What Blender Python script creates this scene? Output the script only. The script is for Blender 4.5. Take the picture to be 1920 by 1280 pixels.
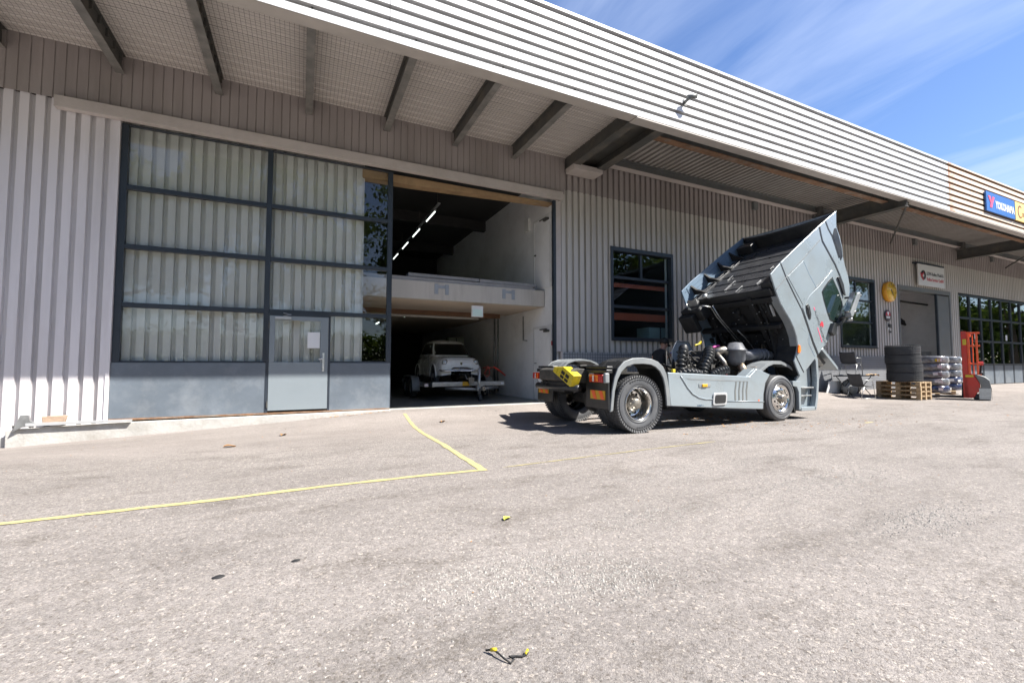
import bpy, bmesh, math, random
from mathutils import Vector, Matrix, noise
R=math.radians; PI=math.pi
random.seed(7)
for o in list(bpy.data.objects): bpy.data.objects.remove(o)
SC=bpy.context.scene; COL=SC.collection
# ---------------- camera
cd=bpy.data.cameras.new('camera'); cam=bpy.data.objects.new('camera',cd); COL.objects.link(cam)
YAW=R(25.3); PIT=R(2.95)
cam.location=(0,-10.5,1.25); cam.rotation_euler=(PI/2+PIT,0,-YAW)
cd.sensor_width=36; cd.lens=36*837/1920; cd.clip_start=.05; cd.clip_end=3000
SC.camera=cam
# ---------------- sky and sun
SD=Vector((.70,-.59,1.10)).normalized()
EL=math.asin(SD.z); AZ=math.atan2(SD.x,SD.y)
W=bpy.data.worlds.new('World'); SC.world=W; W.use_nodes=True
nt=W.node_tree; nt.nodes.clear()
def N(t,ty,**k):
    n=t.nodes.new(ty)
    for a,b in k.items():
        if a=='ins':
            for q,v in b.items(): n.inputs[q].default_value=v
        else: setattr(n,a,b)
    return n
sky=N(nt,'ShaderNodeTexSky',sky_type='NISHITA',sun_disc=False,sun_elevation=EL,sun_rotation=AZ,air_density=1.0,dust_density=.6,ozone_density=2.2,altitude=400)
tc=N(nt,'ShaderNodeTexCoord'); sep=N(nt,'ShaderNodeSeparateXYZ'); nt.links.new(tc.outputs['Generated'],sep.inputs[0])
mz=N(nt,'ShaderNodeMath',operation='ADD',ins={1:.12}); nt.links.new(sep.outputs[2],mz.inputs[0])
dv=N(nt,'ShaderNodeVectorMath',operation='DIVIDE'); cb=N(nt,'ShaderNodeCombineXYZ')
for i in range(3): nt.links.new(mz.outputs[0],cb.inputs[i])
nt.links.new(tc.outputs['Generated'],dv.inputs[0]); nt.links.new(cb.outputs[0],dv.inputs[1])
mp=N(nt,'ShaderNodeMapping',ins={'Rotation':(0,0,R(12)),'Location':(.3,.2,0),'Scale':(2.3,.5,1)}); nt.links.new(dv.outputs[0],mp.inputs[0])
nz=N(nt,'ShaderNodeTexNoise',ins={'Scale':1.1,'Detail':7,'Roughness':.55,'Distortion':.7}); nt.links.new(mp.outputs[0],nz.inputs[0])
cr=N(nt,'ShaderNodeValToRGB'); cr.color_ramp.elements[0].position=.37; cr.color_ramp.elements[1].position=.90
cr.color_ramp.elements[1].color=(.75,.75,.75,1); nt.links.new(nz.outputs[0],cr.inputs[0])
mx=N(nt,'ShaderNodeMix',data_type='RGBA'); nt.links.new(cr.outputs[0],mx.inputs[0]); nt.links.new(sky.outputs[0],mx.inputs[6]); mx.inputs[7].default_value=(4.6,5.3,6.6,1)
hs=N(nt,'ShaderNodeHueSaturation',ins={'Saturation':1.14,'Hue':.508}); nt.links.new(mx.outputs[2],hs.inputs['Color'])
bg=N(nt,'ShaderNodeBackground',ins={1:.078}); nt.links.new(hs.outputs[0],bg.inputs[0])
wo=N(nt,'ShaderNodeOutputWorld'); nt.links.new(bg.outputs[0],wo.inputs[0])
sl=bpy.data.lights.new('sun','SUN'); sl.energy=5.0; sl.angle=R(.53); sl.color=(1,.955,.88)
so=bpy.data.objects.new('sun',sl); COL.objects.link(so); so.rotation_euler=SD.to_track_quat('Z','Y').to_euler(); so.location=(20,-20,30)
SC.view_settings.view_transform='Standard'; SC.view_settings.look='None'; SC.view_settings.gamma=1; SC.view_settings.exposure=1.42
SC.cycles.max_bounces=8; SC.cycles.diffuse_bounces=5; SC.cycles.transparent_max_bounces=24; SC.cycles.caustics_reflective=False; SC.cycles.caustics_refractive=False
SC.cycles.sample_clamp_indirect=6
# ---------------- materials
def srgb(r,g,b): 
    f=lambda c:(c/255/12.92 if c/255<=.04045 else ((c/255+.055)/1.055)**2.4)
    return (f(r),f(g),f(b))
def mat(name,col,rough=.5,metal=0,var=.12,vs=2.5,dirt=None,dirta=0,ds=1.2,bump=0,bs=60,coat=0,emit=None,spec=.5,streak=False,trans=0):
    m=bpy.data.materials.new(name); m.use_nodes=True; t=m.node_tree; p=t.nodes['Principled BSDF']
    p.inputs['Roughness'].default_value=rough; p.inputs['Metallic'].default_value=metal
    p.inputs['Specular IOR Level'].default_value=spec
    if coat: p.inputs['Coat Weight'].default_value=coat; p.inputs['Coat Roughness'].default_value=.06
    if trans: p.inputs['Transmission Weight'].default_value=trans
    tc=N(t,'ShaderNodeTexCoord'); src=tc.outputs['Object']
    if streak:
        mp=N(t,'ShaderNodeMapping',ins={'Scale':(1,1,.12)}); t.links.new(src,mp.inputs[0]); vsrc=mp.outputs[0]
    else: vsrc=src
    c=None
    if var>0:
        n=N(t,'ShaderNodeTexNoise',ins={'Scale':vs,'Detail':8,'Roughness':.62}); t.links.new(vsrc,n.inputs[0])
        r=N(t,'ShaderNodeMapRange',ins={1:.3,2:.7,3:1-var,4:1+var}); t.links.new(n.outputs[0],r.inputs[0])
        mu=N(t,'ShaderNodeVectorMath',operation='SCALE'); mu.inputs[0].default_value=col; t.links.new(r.outputs[0],mu.inputs['Scale']); c=mu.outputs[0]
        rr=N(t,'ShaderNodeMapRange',ins={1:.3,2:.7,3:max(.02,rough-.08),4:min(1,rough+.1)}); t.links.new(n.outputs[0],rr.inputs[0]); t.links.new(rr.outputs[0],p.inputs['Roughness'])
    if dirt:
        n2=N(t,'ShaderNodeTexNoise',ins={'Scale':ds,'Detail':10,'Roughness':.7}); t.links.new(vsrc,n2.inputs[0])
        r2=N(t,'ShaderNodeMapRange',ins={1:.48,2:.72,3:0,4:dirta}); t.links.new(n2.outputs[0],r2.inputs[0])
        mm=N(t,'ShaderNodeMix',data_type='RGBA'); t.links.new(r2.outputs[0],mm.inputs[0]); mm.inputs[6].default_value=(*col,1); mm.inputs[7].default_value=(*dirt,1)
        if c is not None: t.links.new(c,mm.inputs[6])
        c=mm.outputs[2]
    if c is not None: t.links.new(c,p.inputs['Base Color'])
    else: p.inputs['Base Color'].default_value=(*col,1)
    if bump:
        nb=N(t,'ShaderNodeTexNoise',ins={'Scale':bs,'Detail':4}); t.links.new(src,nb.inputs[0])
        b=N(t,'ShaderNodeBump',ins={'Strength':bump,'Distance':.01}); t.links.new(nb.outputs[0],b.inputs['Height']); t.links.new(b.outputs[0],p.inputs['Normal'])
    if emit: p.inputs['Emission Color'].default_value=(*emit[0],1); p.inputs['Emission Strength'].default_value=emit[1]
    return m
def glassmat(name,ior=1.55,tint=(.93,.96,.95),rough=0.0,mul=1.0):
    m=bpy.data.materials.new(name); m.use_nodes=True; t=m.node_tree; t.nodes.clear()
    tr=N(t,'ShaderNodeBsdfTransparent',ins={0:(*tint,1)}); gl=N(t,'ShaderNodeBsdfGlossy',ins={'Roughness':rough})
    fr=N(t,'ShaderNodeFresnel',ins={0:ior}); ge=N(t,'ShaderNodeNewGeometry'); ii=N(t,'ShaderNodeMapRange',ins={1:0,2:1,3:ior,4:1/ior}); t.links.new(ge.outputs['Backfacing'],ii.inputs[0]); t.links.new(ii.outputs[0],fr.inputs[0]); mx=N(t,'ShaderNodeMixShader'); o=N(t,'ShaderNodeOutputMaterial')
    tc=N(t,'ShaderNodeTexCoord'); n=N(t,'ShaderNodeTexNoise',ins={'Scale':1.3,'Detail':1}); t.links.new(tc.outputs['Object'],n.inputs[0])
    b=N(t,'ShaderNodeBump',ins={'Strength':.035,'Distance':.02}); t.links.new(n.outputs[0],b.inputs['Height']); t.links.new(b.outputs[0],gl.inputs['Normal'])
    mm=N(t,'ShaderNodeMath',operation='MULTIPLY',ins={1:mul},use_clamp=True); t.links.new(fr.outputs[0],mm.inputs[0])
    t.links.new(mm.outputs[0],mx.inputs[0]); t.links.new(tr.outputs[0],mx.inputs[1]); t.links.new(gl.outputs[0],mx.inputs[2]); t.links.new(mx.outputs[0],o.inputs[0])
    return m
M={}
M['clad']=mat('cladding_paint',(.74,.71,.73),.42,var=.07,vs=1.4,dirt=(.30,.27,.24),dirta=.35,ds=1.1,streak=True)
M['clad_g']=mat('cladding_recess_shade',(.62,.60,.61),.55,var=.1,vs=2,dirt=(.25,.22,.2),dirta=.5,ds=1.4,streak=True)  # darker base paints the shade inside the wall recesses; streaks are dirt
M['clad_rg']=mat('cladding_grey_recess_shade',(.46,.44,.41),.55,var=.1,vs=2,dirt=(.18,.16,.14),dirta=.5,ds=1.4,streak=True)  # recess shade painted in for the grey cladding, dirt streaks on top
M['screen_g']=mat('screen_recess_shade',(.52,.52,.495),.5,var=.08,vs=2)  # screen colour darkened to paint shade into its folds
M['upper_g']=mat('upper_recess_shade',(.29,.26,.25),.6,var=.15,vs=2)  # shade of the narrow upper grooves put into the colour
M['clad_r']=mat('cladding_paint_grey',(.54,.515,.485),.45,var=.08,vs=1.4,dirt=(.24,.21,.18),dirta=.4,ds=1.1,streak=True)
M['upper']=mat('upper_cladding',(.34,.305,.295),.55,var=.10,vs=1.2,dirt=(.16,.14,.12),dirta=.5,ds=.8,streak=True,bump=.25,bs=35)
M['header']=mat('header_paint',(.52,.475,.45),.5,var=.06,dirt=(.28,.24,.2),dirta=.4)
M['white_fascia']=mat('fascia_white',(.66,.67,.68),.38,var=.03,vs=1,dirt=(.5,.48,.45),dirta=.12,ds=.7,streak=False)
M['groove']=mat('fascia_groove_shade',(.40,.40,.405),.6,var=.08,vs=2,dirt=(.24,.22,.2),dirta=.3)  # groove shade painted as a darker grey
M['groove_c']=mat('fascia_groove_cream',(.30,.21,.14),.6,var=.15,vs=2,dirt=(.30,.12,.04),dirta=.5,ds=1.5)  # rust together with painted-in groove shade
M['lip']=mat('fascia_lip',(.44,.41,.38),.6,var=.08)
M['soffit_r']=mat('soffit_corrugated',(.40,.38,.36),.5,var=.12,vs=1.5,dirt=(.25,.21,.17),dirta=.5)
M['steel_dark']=mat('steel_beam_dark',(.075,.075,.07),.6,var=.25,vs=3,dirt=(.22,.18,.13),dirta=.45,ds=2.2,bump=.2)
M['beam_flange']=mat('beam_flange_pale',(.17,.165,.155),.6,var=.3,vs=4,dirt=(.30,.28,.25),dirta=.6,ds=3)  # paler grey than the beam web
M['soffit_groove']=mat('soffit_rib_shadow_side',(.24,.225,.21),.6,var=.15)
M['steel_grey']=mat('steel_beam_grey',(.14,.15,.15),.5,var=.2,vs=3,dirt=(.2,.16,.12),dirta=.3,ds=2)
M['rust']=mat('rusty_steel',(.21,.12,.07),.85,var=.4,vs=6,dirt=(.30,.29,.26),dirta=.8,ds=1.7,bump=.4)
M['frame']=mat('gate_frame_paint',(.028,.037,.05),.38,var=.12,vs=2)
M['gate_sheet']=mat('gate_sheet_paint',(.13,.155,.185),.36,var=.14,vs=1.8,dirt=(.28,.30,.32),dirta=.5,ds=1.4,bump=.12,bs=4)
M['wicket']=mat('wicket_paint',(.22,.255,.28),.4,var=.05,vs=2,dirt=(.18,.2,.22),dirta=.4,ds=2)
M['white_paint']=mat('white_paint',(.68,.68,.67),.55,var=.05,dirt=(.45,.43,.4),dirta=.35,ds=1.5)
M['screen']=mat('screen_sheet',(.58,.58,.555),.45,var=.05,dirt=(.5,.5,.48),dirta=.3,ds=1.6,streak=True)
M['white_wall']=mat('plaster_wall',(.80,.80,.80),.8,var=.06,vs=1,dirt=(.4,.38,.36),dirta=.35,ds=.9,bump=.1)
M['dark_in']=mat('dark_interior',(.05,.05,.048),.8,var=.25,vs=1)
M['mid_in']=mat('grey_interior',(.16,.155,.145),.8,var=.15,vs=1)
M['floor_in']=mat('workshop_floor',(.17,.175,.165),.4,var=.18,vs=1.5,dirt=(.09,.09,.08),dirta=.6,ds=.8)
M['concrete']=mat('concrete',(.44,.43,.41),.85,var=.12,vs=3,dirt=(.25,.22,.18),dirta=.55,ds=3.5,bump=.5,bs=25)
M['galv']=mat('galvanised_metal',(.42,.43,.43),.42,.85,var=.25,vs=7)
M['alu']=mat('aluminium',(.72,.73,.74),.28,1,var=.1,vs=9)
M['alu_pol']=mat('polished_aluminium',(.80,.79,.77),.17,1,var=.08,vs=12,dirt=(.22,.17,.12),dirta=.5,ds=8)
M['lightgrey_metal']=mat('light_grey_metal',(.5,.51,.52),.4,.3,var=.15)
M['tan']=mat('plywood_trim',(.36,.24,.13),.75,var=.2,vs=5)
M['glass']=glassmat('gate_glass',1.5,(.98,.99,.985),mul=1.0)
M['glass_win']=glassmat('window_glass',1.55,(.88,.92,.92),mul=1.15)
M['glass_cab']=glassmat('cab_glass',1.6,(.30,.38,.36),mul=1.4)
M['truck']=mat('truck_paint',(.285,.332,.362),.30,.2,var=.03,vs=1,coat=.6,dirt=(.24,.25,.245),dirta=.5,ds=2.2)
M['truck_shade']=mat('truck_paint_shaded',(.16,.23,.31),.42,.1,var=.06,vs=2,dirt=(.12,.14,.16),dirta=.4,ds=3)  # darker, bluer copy of the truck paint with shade in its colour
M['fender']=mat('fender_plastic',(.20,.215,.225),.42,0,var=.08,dirt=(.34,.34,.33),dirta=.4,ds=4)
M['blackp']=mat('black_plastic',(.020,.021,.023),.36,var=.3,vs=4,dirt=(.07,.068,.06),dirta=.4,ds=5)
M['gloss_black']=mat('back_wall_black',(.045,.047,.052),.30,var=.2,vs=3,dirt=(.08,.08,.078),dirta=.4,ds=3)
M['black']=mat('matt_black',(.012,.012,.013),.7,var=.3)
M['chassis']=mat('chassis_grime',(.045,.043,.04),.6,var=.4,vs=5,dirt=(.13,.11,.09),dirta=.6,ds=5,bump=.3,bs=30)
M['rubber']=mat('tyre_rubber',(.055,.056,.060),.62,var=.2,vs=6,dirt=(.13,.125,.12),dirta=.5,ds=5,bump=.15,bs=120)
M['rubber_side']=mat('tyre_sidewall',(.085,.089,.097),.5,var=.12,vs=5,dirt=(.16,.155,.15),dirta=.5,ds=4)
M['rubber_new']=mat('stacked_tyre_rubber',(.045,.048,.054),.7,var=.2,vs=6,dirt=(.10,.10,.10),dirta=.4,ds=5)
M['steel_hub']=mat('hub_metal',(.30,.28,.25),.45,.8,var=.4,vs=14,dirt=(.16,.12,.08),dirta=.7,ds=12)
M['red']=mat('tail_lamp_red',(.45,.015,.012),.18,var=.1,coat=.5)
M['lampwhite']=mat('tail_lamp_clear',(.7,.6,.58),.2,var=.05)
M['orange']=mat('orange_marker',(.85,.20,.02),.3,var=.05,coat=.4)
M['refl_y']=mat('marker_yellow',(.6,.33,.02),.4,var=.06)
M['refl_o']=mat('marker_orange',(.85,.13,.03),.4,var=.06)
M['chock']=mat('chock_yellow',(.60,.47,.02),.45,var=.12,vs=8,dirt=(.25,.2,.08),dirta=.6,ds=9)
M['yellow']=mat('yellow_plastic',(.55,.43,.02),.4,var=.08)
M['white_plastic']=mat('white_plastic',(.72,.72,.70),.4,var=.05)
M['carwhite']=mat('old_white_car_paint',(.80,.81,.80),.25,var=.03,coat=.5)
M['chrome']=mat('chrome',(.8,.8,.8),.1,1,var=0)
M['lens']=mat('lamp_lens',(.42,.45,.46),.08,.4,var=.05,coat=1)
M['carglass']=glassmat('car_glass',1.5,(.35,.4,.38),mul=1.3)
M['wood']=mat('pallet_wood',(.40,.29,.175),.8,var=.22,vs=9,dirt=(.28,.19,.11),dirta=.6,ds=5)
M['stk_red']=mat('stacker_red',(.50,.025,.012),.35,var=.1,dirt=(.25,.05,.03),dirta=.5,ds=6)
M['stk_orange']=mat('stacker_orange',(.75,.11,.03),.4,var=.1,dirt=(.3,.1,.05),dirta=.4,ds=8)
M['stk_grey']=mat('stacker_grey',(.17,.18,.18),.45,var=.15,dirt=(.3,.3,.29),dirta=.5,ds=6)
M['clock']=mat('clock_orange',(.80,.36,.01),.3,var=.08,vs=4,coat=.4)
M['clock_face']=mat('clock_face_yellow',(.85,.52,.04),.25,var=.12,vs=6,coat=.5)
M['fabric_black']=mat('black_fabric',(.020,.020,.024),.9,var=.25,vs=12,bump=.2)
M['chairblack']=mat('chair_shell',(.040,.043,.052),.55,var=.1)
M['jeans']=mat('trouser_fabric',(.03,.03,.04),.9,var=.2,vs=12)
M['skin']=mat('skin',(.46,.25,.18),.5,var=.08,vs=8)
M['hair']=mat('dark_hair',(.02,.014,.01),.7,var=.3,vs=30)
M['lane']=mat('yellow_road_paint',(.42,.36,.15),.75,var=.14,vs=14,dirt=(.25,.235,.21),dirta=1.0,ds=38,bump=.5,bs=90)
M['leafdry']=mat('dry_leaves',(.33,.17,.06),.8,var=.5,vs=2)
M['leafg']=mat('yellow_green_leaf',(.55,.55,.06),.6,var=.2,vs=30)
M['blue']=mat('sign_blue',(.035,.14,.42),.4,var=.04)
M['signyel']=mat('sign_yellow',(.85,.62,.22),.45,var=.03)
M['txtbrown']=mat('lettering_brown',(.22,.09,.05),.5,var=0)
M['txtwhite']=mat('lettering_white',(.85,.85,.85),.5,var=0)
M['txtblack']=mat('lettering_dark',(.02,.02,.03),.5,var=0)
M['txtred']=mat('lettering_red',(.50,.03,.05),.5,var=0)
M['pink']=mat('logo_red',(.78,.10,.20),.5,var=0)
M['signwhite']=mat('sign_white',(.66,.67,.66),.45,var=.03)
M['wrap']=mat('plastic_wrapped_tyre',(.17,.18,.20),.16,var=.45,vs=5,dirt=(.45,.46,.5),dirta=.8,ds=3.5,bump=.9,bs=9,coat=1)
M['wrapblue']=mat('blue_black_wrap',(.03,.04,.10),.2,var=.4,vs=5,dirt=(.3,.33,.4),dirta=.6,ds=4,bump=.8,bs=9,coat=1)
M['tarp']=mat('grey_boards',(.27,.27,.28),.6,var=.15,vs=3,dirt=(.16,.16,.16),dirta=.5)
M['mezz_edge']=mat('mezzanine_edge',(.52,.49,.45),.75,var=.12,vs=2,dirt=(.22,.2,.18),dirta=.6,ds=2,streak=True)
M['bluetape']=mat('blue_marks',(.30,.33,.37),.6,var=.2)
M['brownpipe']=mat('brown_track',(.16,.08,.04),.6,var=.3)
M['orange_beam']=mat('orange_racking',(.42,.09,.04),.5,var=.1)
M['tube']=mat('fluorescent_tube',(.9,.9,.9),.4,var=0,emit=((.9,1,.93),1.2))
M['tube2']=mat('fluorescent_tube_dim',(.9,.9,.9),.4,var=0,emit=((.85,1,.9),1.3))
M['paper']=mat('paper',(.72,.73,.74),.8,var=.03)
M['bluecloth']=mat('blue_glove',(.02,.12,.65),.5,var=.1)
M['duct']=mat('plastic_duct',(.095,.10,.115),.38,var=.12,vs=4,dirt=(.3,.3,.3),dirta=.4,ds=5)
M['beige_metal']=mat('warm_metal',(.45,.36,.26),.35,.7,var=.2)
M['bag']=mat('grey_sack',(.22,.23,.23),.7,var=.2,vs=4)
M['bark']=mat('bark',(.12,.09,.06),.9,var=.3,vs=6,bump=.8,bs=14)
M['carblue']=mat('blue_car_paint',(.04,.22,.50),.25,var=.03,coat=.6)
M['white_car2']=mat('white_car_paint',(.7,.7,.72),.25,var=.03,coat=.6)
def leafmat():
    m=bpy.data.materials.new('tree_leaves'); m.use_nodes=True; t=m.node_tree; t.nodes.clear()
    g=N(t,'ShaderNodeNewGeometry'); r=N(t,'ShaderNodeValToRGB'); r.color_ramp.elements[0].color=(.035,.075,.018,1); r.color_ramp.elements[1].color=(.16,.22,.035,1)
    t.links.new(g.outputs['Random Per Island'],r.inputs[0])
    d=N(t,'ShaderNodeBsdfDiffuse'); tr=N(t,'ShaderNodeBsdfTranslucent'); mx=N(t,'ShaderNodeMixShader',ins={0:.45}); o=N(t,'ShaderNodeOutputMaterial')
    t.links.new(r.outputs[0],d.inputs[0]); t.links.new(r.outputs[0],tr.inputs[0]); t.links.new(d.outputs[0],mx.inputs[1]); t.links.new(tr.outputs[0],mx.inputs[2]); t.links.new(mx.outputs[0],o.inputs[0]); return m
M['leaf']=leafmat()
def groundmat():
    m=bpy.data.materials.new('asphalt_aggregate'); m.use_nodes=True; t=m.node_tree; p=t.nodes['Principled BSDF']; L=t.links.new
    tc=N(t,'ShaderNodeTexCoord'); co=tc.outputs['Object']
    wn=N(t,'ShaderNodeTexNoise',ins={'Scale':55,'Detail':2}); L(co,wn.inputs[0])
    wa=N(t,'ShaderNodeVectorMath',operation='MULTIPLY_ADD'); L(wn.outputs['Color'],wa.inputs[0]); wa.inputs[1].default_value=(.012,.012,.012); L(co,wa.inputs[2])
    v=N(t,'ShaderNodeTexVoronoi',ins={'Scale':135}); L(wa.outputs[0],v.inputs[0])
    v2=N(t,'ShaderNodeTexVoronoi',ins={'Scale':75}); L(wa.outputs[0],v2.inputs[0])
    s=N(t,'ShaderNodeSeparateColor'); L(v.outputs['Color'],s.inputs[0])
    s2=N(t,'ShaderNodeSeparateColor'); L(v2.outputs['Color'],s2.inputs[0])
    r=N(t,'ShaderNodeValToRGB'); e=r.color_ramp.elements
    e[0].position=0; e[0].color=(.152,.138,.129,1); e[1].position=1; e[1].color=(.345,.318,.296,1)
    for q,c in ((.12,(.208,.190,.179)),(.35,(.243,.222,.211)),(.65,(.266,.244,.232)),(.85,(.300,.270,.246))):
        x=e.new(q); x.color=(*c,1)
    L(s.outputs[0],r.inputs[0])
    r2=N(t,'ShaderNodeValToRGB'); e=r2.color_ramp.elements; e[0].position=.0; e[0].color=(.60,.57,.54,1); e[1].position=.93; e[1].color=(1,1,1,1)
    x=e.new(.08); x.color=(.85,.84,.83,1); x=e.new(.985); x.color=(1.5,1.46,1.38,1)
    L(s2.outputs[1],r2.inputs[0])
    m1=N(t,'ShaderNodeMix',data_type='RGBA',blend_type='MULTIPLY',ins={0:1.0}); L(r.outputs[0],m1.inputs[6]); L(r2.outputs[0],m1.inputs[7])
    # bitumen between stones
    n3=N(t,'ShaderNodeTexNoise',ins={'Scale':14,'Detail':8,'Roughness':.8}); L(co,n3.inputs[0])
    r3=N(t,'ShaderNodeMapRange',ins={1:.38,2:.62,3:.80,4:1.10}); L(n3.outputs[0],r3.inputs[0])
    m2=N(t,'ShaderNodeVectorMath',operation='SCALE'); L(m1.outputs[2],m2.inputs[0]); L(r3.outputs[0],m2.inputs['Scale'])
    mp4=N(t,'ShaderNodeMapping',ins={'Rotation':(0,0,R(-18)),'Scale':(.45,1.2,1)}); L(co,mp4.inputs[0]); n4=N(t,'ShaderNodeTexNoise',ins={'Scale':.75,'Detail':9,'Roughness':.68,'Distortion':.8}); L(mp4.outputs[0],n4.inputs[0])
    r4=N(t,'ShaderNodeMapRange',ins={1:.32,2:.64,3:.82,4:1.07}); L(n4.outputs[0],r4.inputs[0])
    m3=N(t,'ShaderNodeVectorMath',operation='SCALE'); L(m2.outputs[0],m3.inputs[0]); L(r4.outputs[0],m3.inputs['Scale'])
    # rougher, browner patches where the binder has worn off
    n5=N(t,'ShaderNodeTexNoise',ins={'Scale':1.7,'Detail':6,'Roughness':.7}); mp=N(t,'ShaderNodeMapping',ins={'Location':(7,3,0),'Scale':(.6,1.3,1)}); L(co,mp.inputs[0]); L(mp.outputs[0],n5.inputs[0])
    r5=N(t,'ShaderNodeMapRange',ins={1:.52,2:.66,3:0,4:.9}); L(n5.outputs[0],r5.inputs[0])
    s5=N(t,'ShaderNodeMath',operation='MULTIPLY'); L(r5.outputs[0],s5.inputs[0]); L(s2.outputs[0],s5.inputs[1])
    m4=N(t,'ShaderNodeMix',data_type='RGBA'); L(s5.outputs[0],m4.inputs[0]); L(m3.outputs[0],m4.inputs[6]); m4.inputs[7].default_value=(.10,.086,.074,1)
    # smoother slurry strip close to the building
    sp=N(t,'ShaderNodeSeparateXYZ'); L(co,sp.inputs[0])
    ny=N(t,'ShaderNodeTexNoise',ins={'Scale':1.2,'Detail':5}); L(co,ny.inputs[0])
    ay=N(t,'ShaderNodeMath',operation='MULTIPLY_ADD',ins={1:2.2}); L(ny.outputs[0],ay.inputs[0]); L(sp.outputs[1],ay.inputs[2])
    ry=N(t,'ShaderNodeMapRange',ins={1:-2.4,2:-.9,3:0,4:.55}); L(ay.outputs[0],ry.inputs[0])
    m5=N(t,'ShaderNodeMix',data_type='RGBA'); L(ry.outputs[0],m5.inputs[0]); L(m4.outputs[2],m5.inputs[6])
    sm=N(t,'ShaderNodeVectorMath',operation='SCALE'); sm.inputs[0].default_value=(.285,.253,.235); L(r4.outputs[0],sm.inputs['Scale']); L(sm.outputs[0],m5.inputs[7])
    # tar / oil spots
    n6=N(t,'ShaderNodeTexNoise',ins={'Scale':3.1,'Detail':3}); mp6=N(t,'ShaderNodeMapping',ins={'Location':(31,13,0)}); L(co,mp6.inputs[0]); L(mp6.outputs[0],n6.inputs[0])
    r6=N(t,'ShaderNodeMapRange',ins={1:.72,2:.78,3:0,4:.6}); L(n6.outputs[0],r6.inputs[0])
    m6=N(t,'ShaderNodeMix',data_type='RGBA'); L(r6.outputs[0],m6.inputs[0]); L(m5.outputs[2],m6.inputs[6]); m6.inputs[7].default_value=(.075,.068,.062,1)
    L(m6.outputs[2],p.inputs['Base Color']); p.inputs['Roughness'].default_value=.85; p.inputs['Specular IOR Level'].default_value=.25
    vb=N(t,'ShaderNodeMath',operation='ADD'); L(v.outputs['Distance'],vb.inputs[0]); L(s.outputs[1],vb.inputs[1])
    b=N(t,'ShaderNodeBump',ins={'Strength':.55,'Distance':.006},invert=True); L(vb.outputs[0],b.inputs['Height'])
    b2=N(t,'ShaderNodeBump',ins={'Strength':.5,'Distance':.02}); L(n3.outputs[0],b2.inputs['Height']); L(b.outputs[0],b2.inputs['Normal']); L(b2.outputs[0],p.inputs['Normal'])
    return m
M['ground']=groundmat()
def soffitmat():
    m=mat('soffit_net',(.56,.52,.49),.6,var=.10,vs=1.2,dirt=(.34,.31,.28),dirta=.5,ds=1.2); t=m.node_tree; p=t.nodes['Principled BSDF']
    tc=N(t,'ShaderNodeTexCoord'); mp=N(t,'ShaderNodeMapping'); t.links.new(tc.outputs['Object'],mp.inputs[0])
    br=N(t,'ShaderNodeTexBrick',offset=0,ins={'Scale':1,'Mortar Size':.0035,'Brick Width':.075,'Row Height':.075,'Mortar Smooth':0.0}); t.links.new(mp.outputs[0],br.inputs[0])
    src=p.inputs['Base Color'].links[0].from_socket
    mx=N(t,'ShaderNodeMix',data_type='RGBA'); t.links.new(br.outputs['Fac'],mx.inputs[0]); t.links.new(src,mx.inputs[6]); mx.inputs[7].default_value=(.16,.15,.14,1); t.links.new(mx.outputs[2],p.inputs['Base Color'])
    return m
M['soffit_net']=soffitmat()
def plinthmat():
    m=mat('perforated_plinth',(.34,.35,.37),.4,.3,var=.06,vs=1.2); t=m.node_tree; p=t.nodes['Principled BSDF']
    tc=N(t,'ShaderNodeTexCoord'); sp=N(t,'ShaderNodeSeparateXYZ'); t.links.new(tc.outputs['Object'],sp.inputs[0]); cb=N(t,'ShaderNodeCombineXYZ'); t.links.new(sp.outputs[0],cb.inputs[0]); t.links.new(sp.outputs[2],cb.inputs[1])
    br=N(t,'ShaderNodeTexBrick',offset=0,ins={'Scale':1,'Mortar Size':.012,'Brick Width':.085,'Row Height':.085,'Mortar Smooth':.2}); t.links.new(cb.outputs[0],br.inputs[0])
    src=p.inputs['Base Color'].links[0].from_socket
    mx=N(t,'ShaderNodeMix',data_type='RGBA'); t.links.new(br.outputs['Fac'],mx.inputs[0]); t.links.new(src,mx.inputs[6]); mx.inputs[7].default_value=(.15,.16,.18,1); t.links.new(mx.outputs[2],p.inputs['Base Color'])
    b=N(t,'ShaderNodeBump',ins={'Strength':.6,'Distance':.008},invert=True); t.links.new(br.outputs['Fac'],b.inputs['Height']); t.links.new(b.outputs[0],p.inputs['Normal'])
    return m
M['plinth']=plinthmat()
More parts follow.
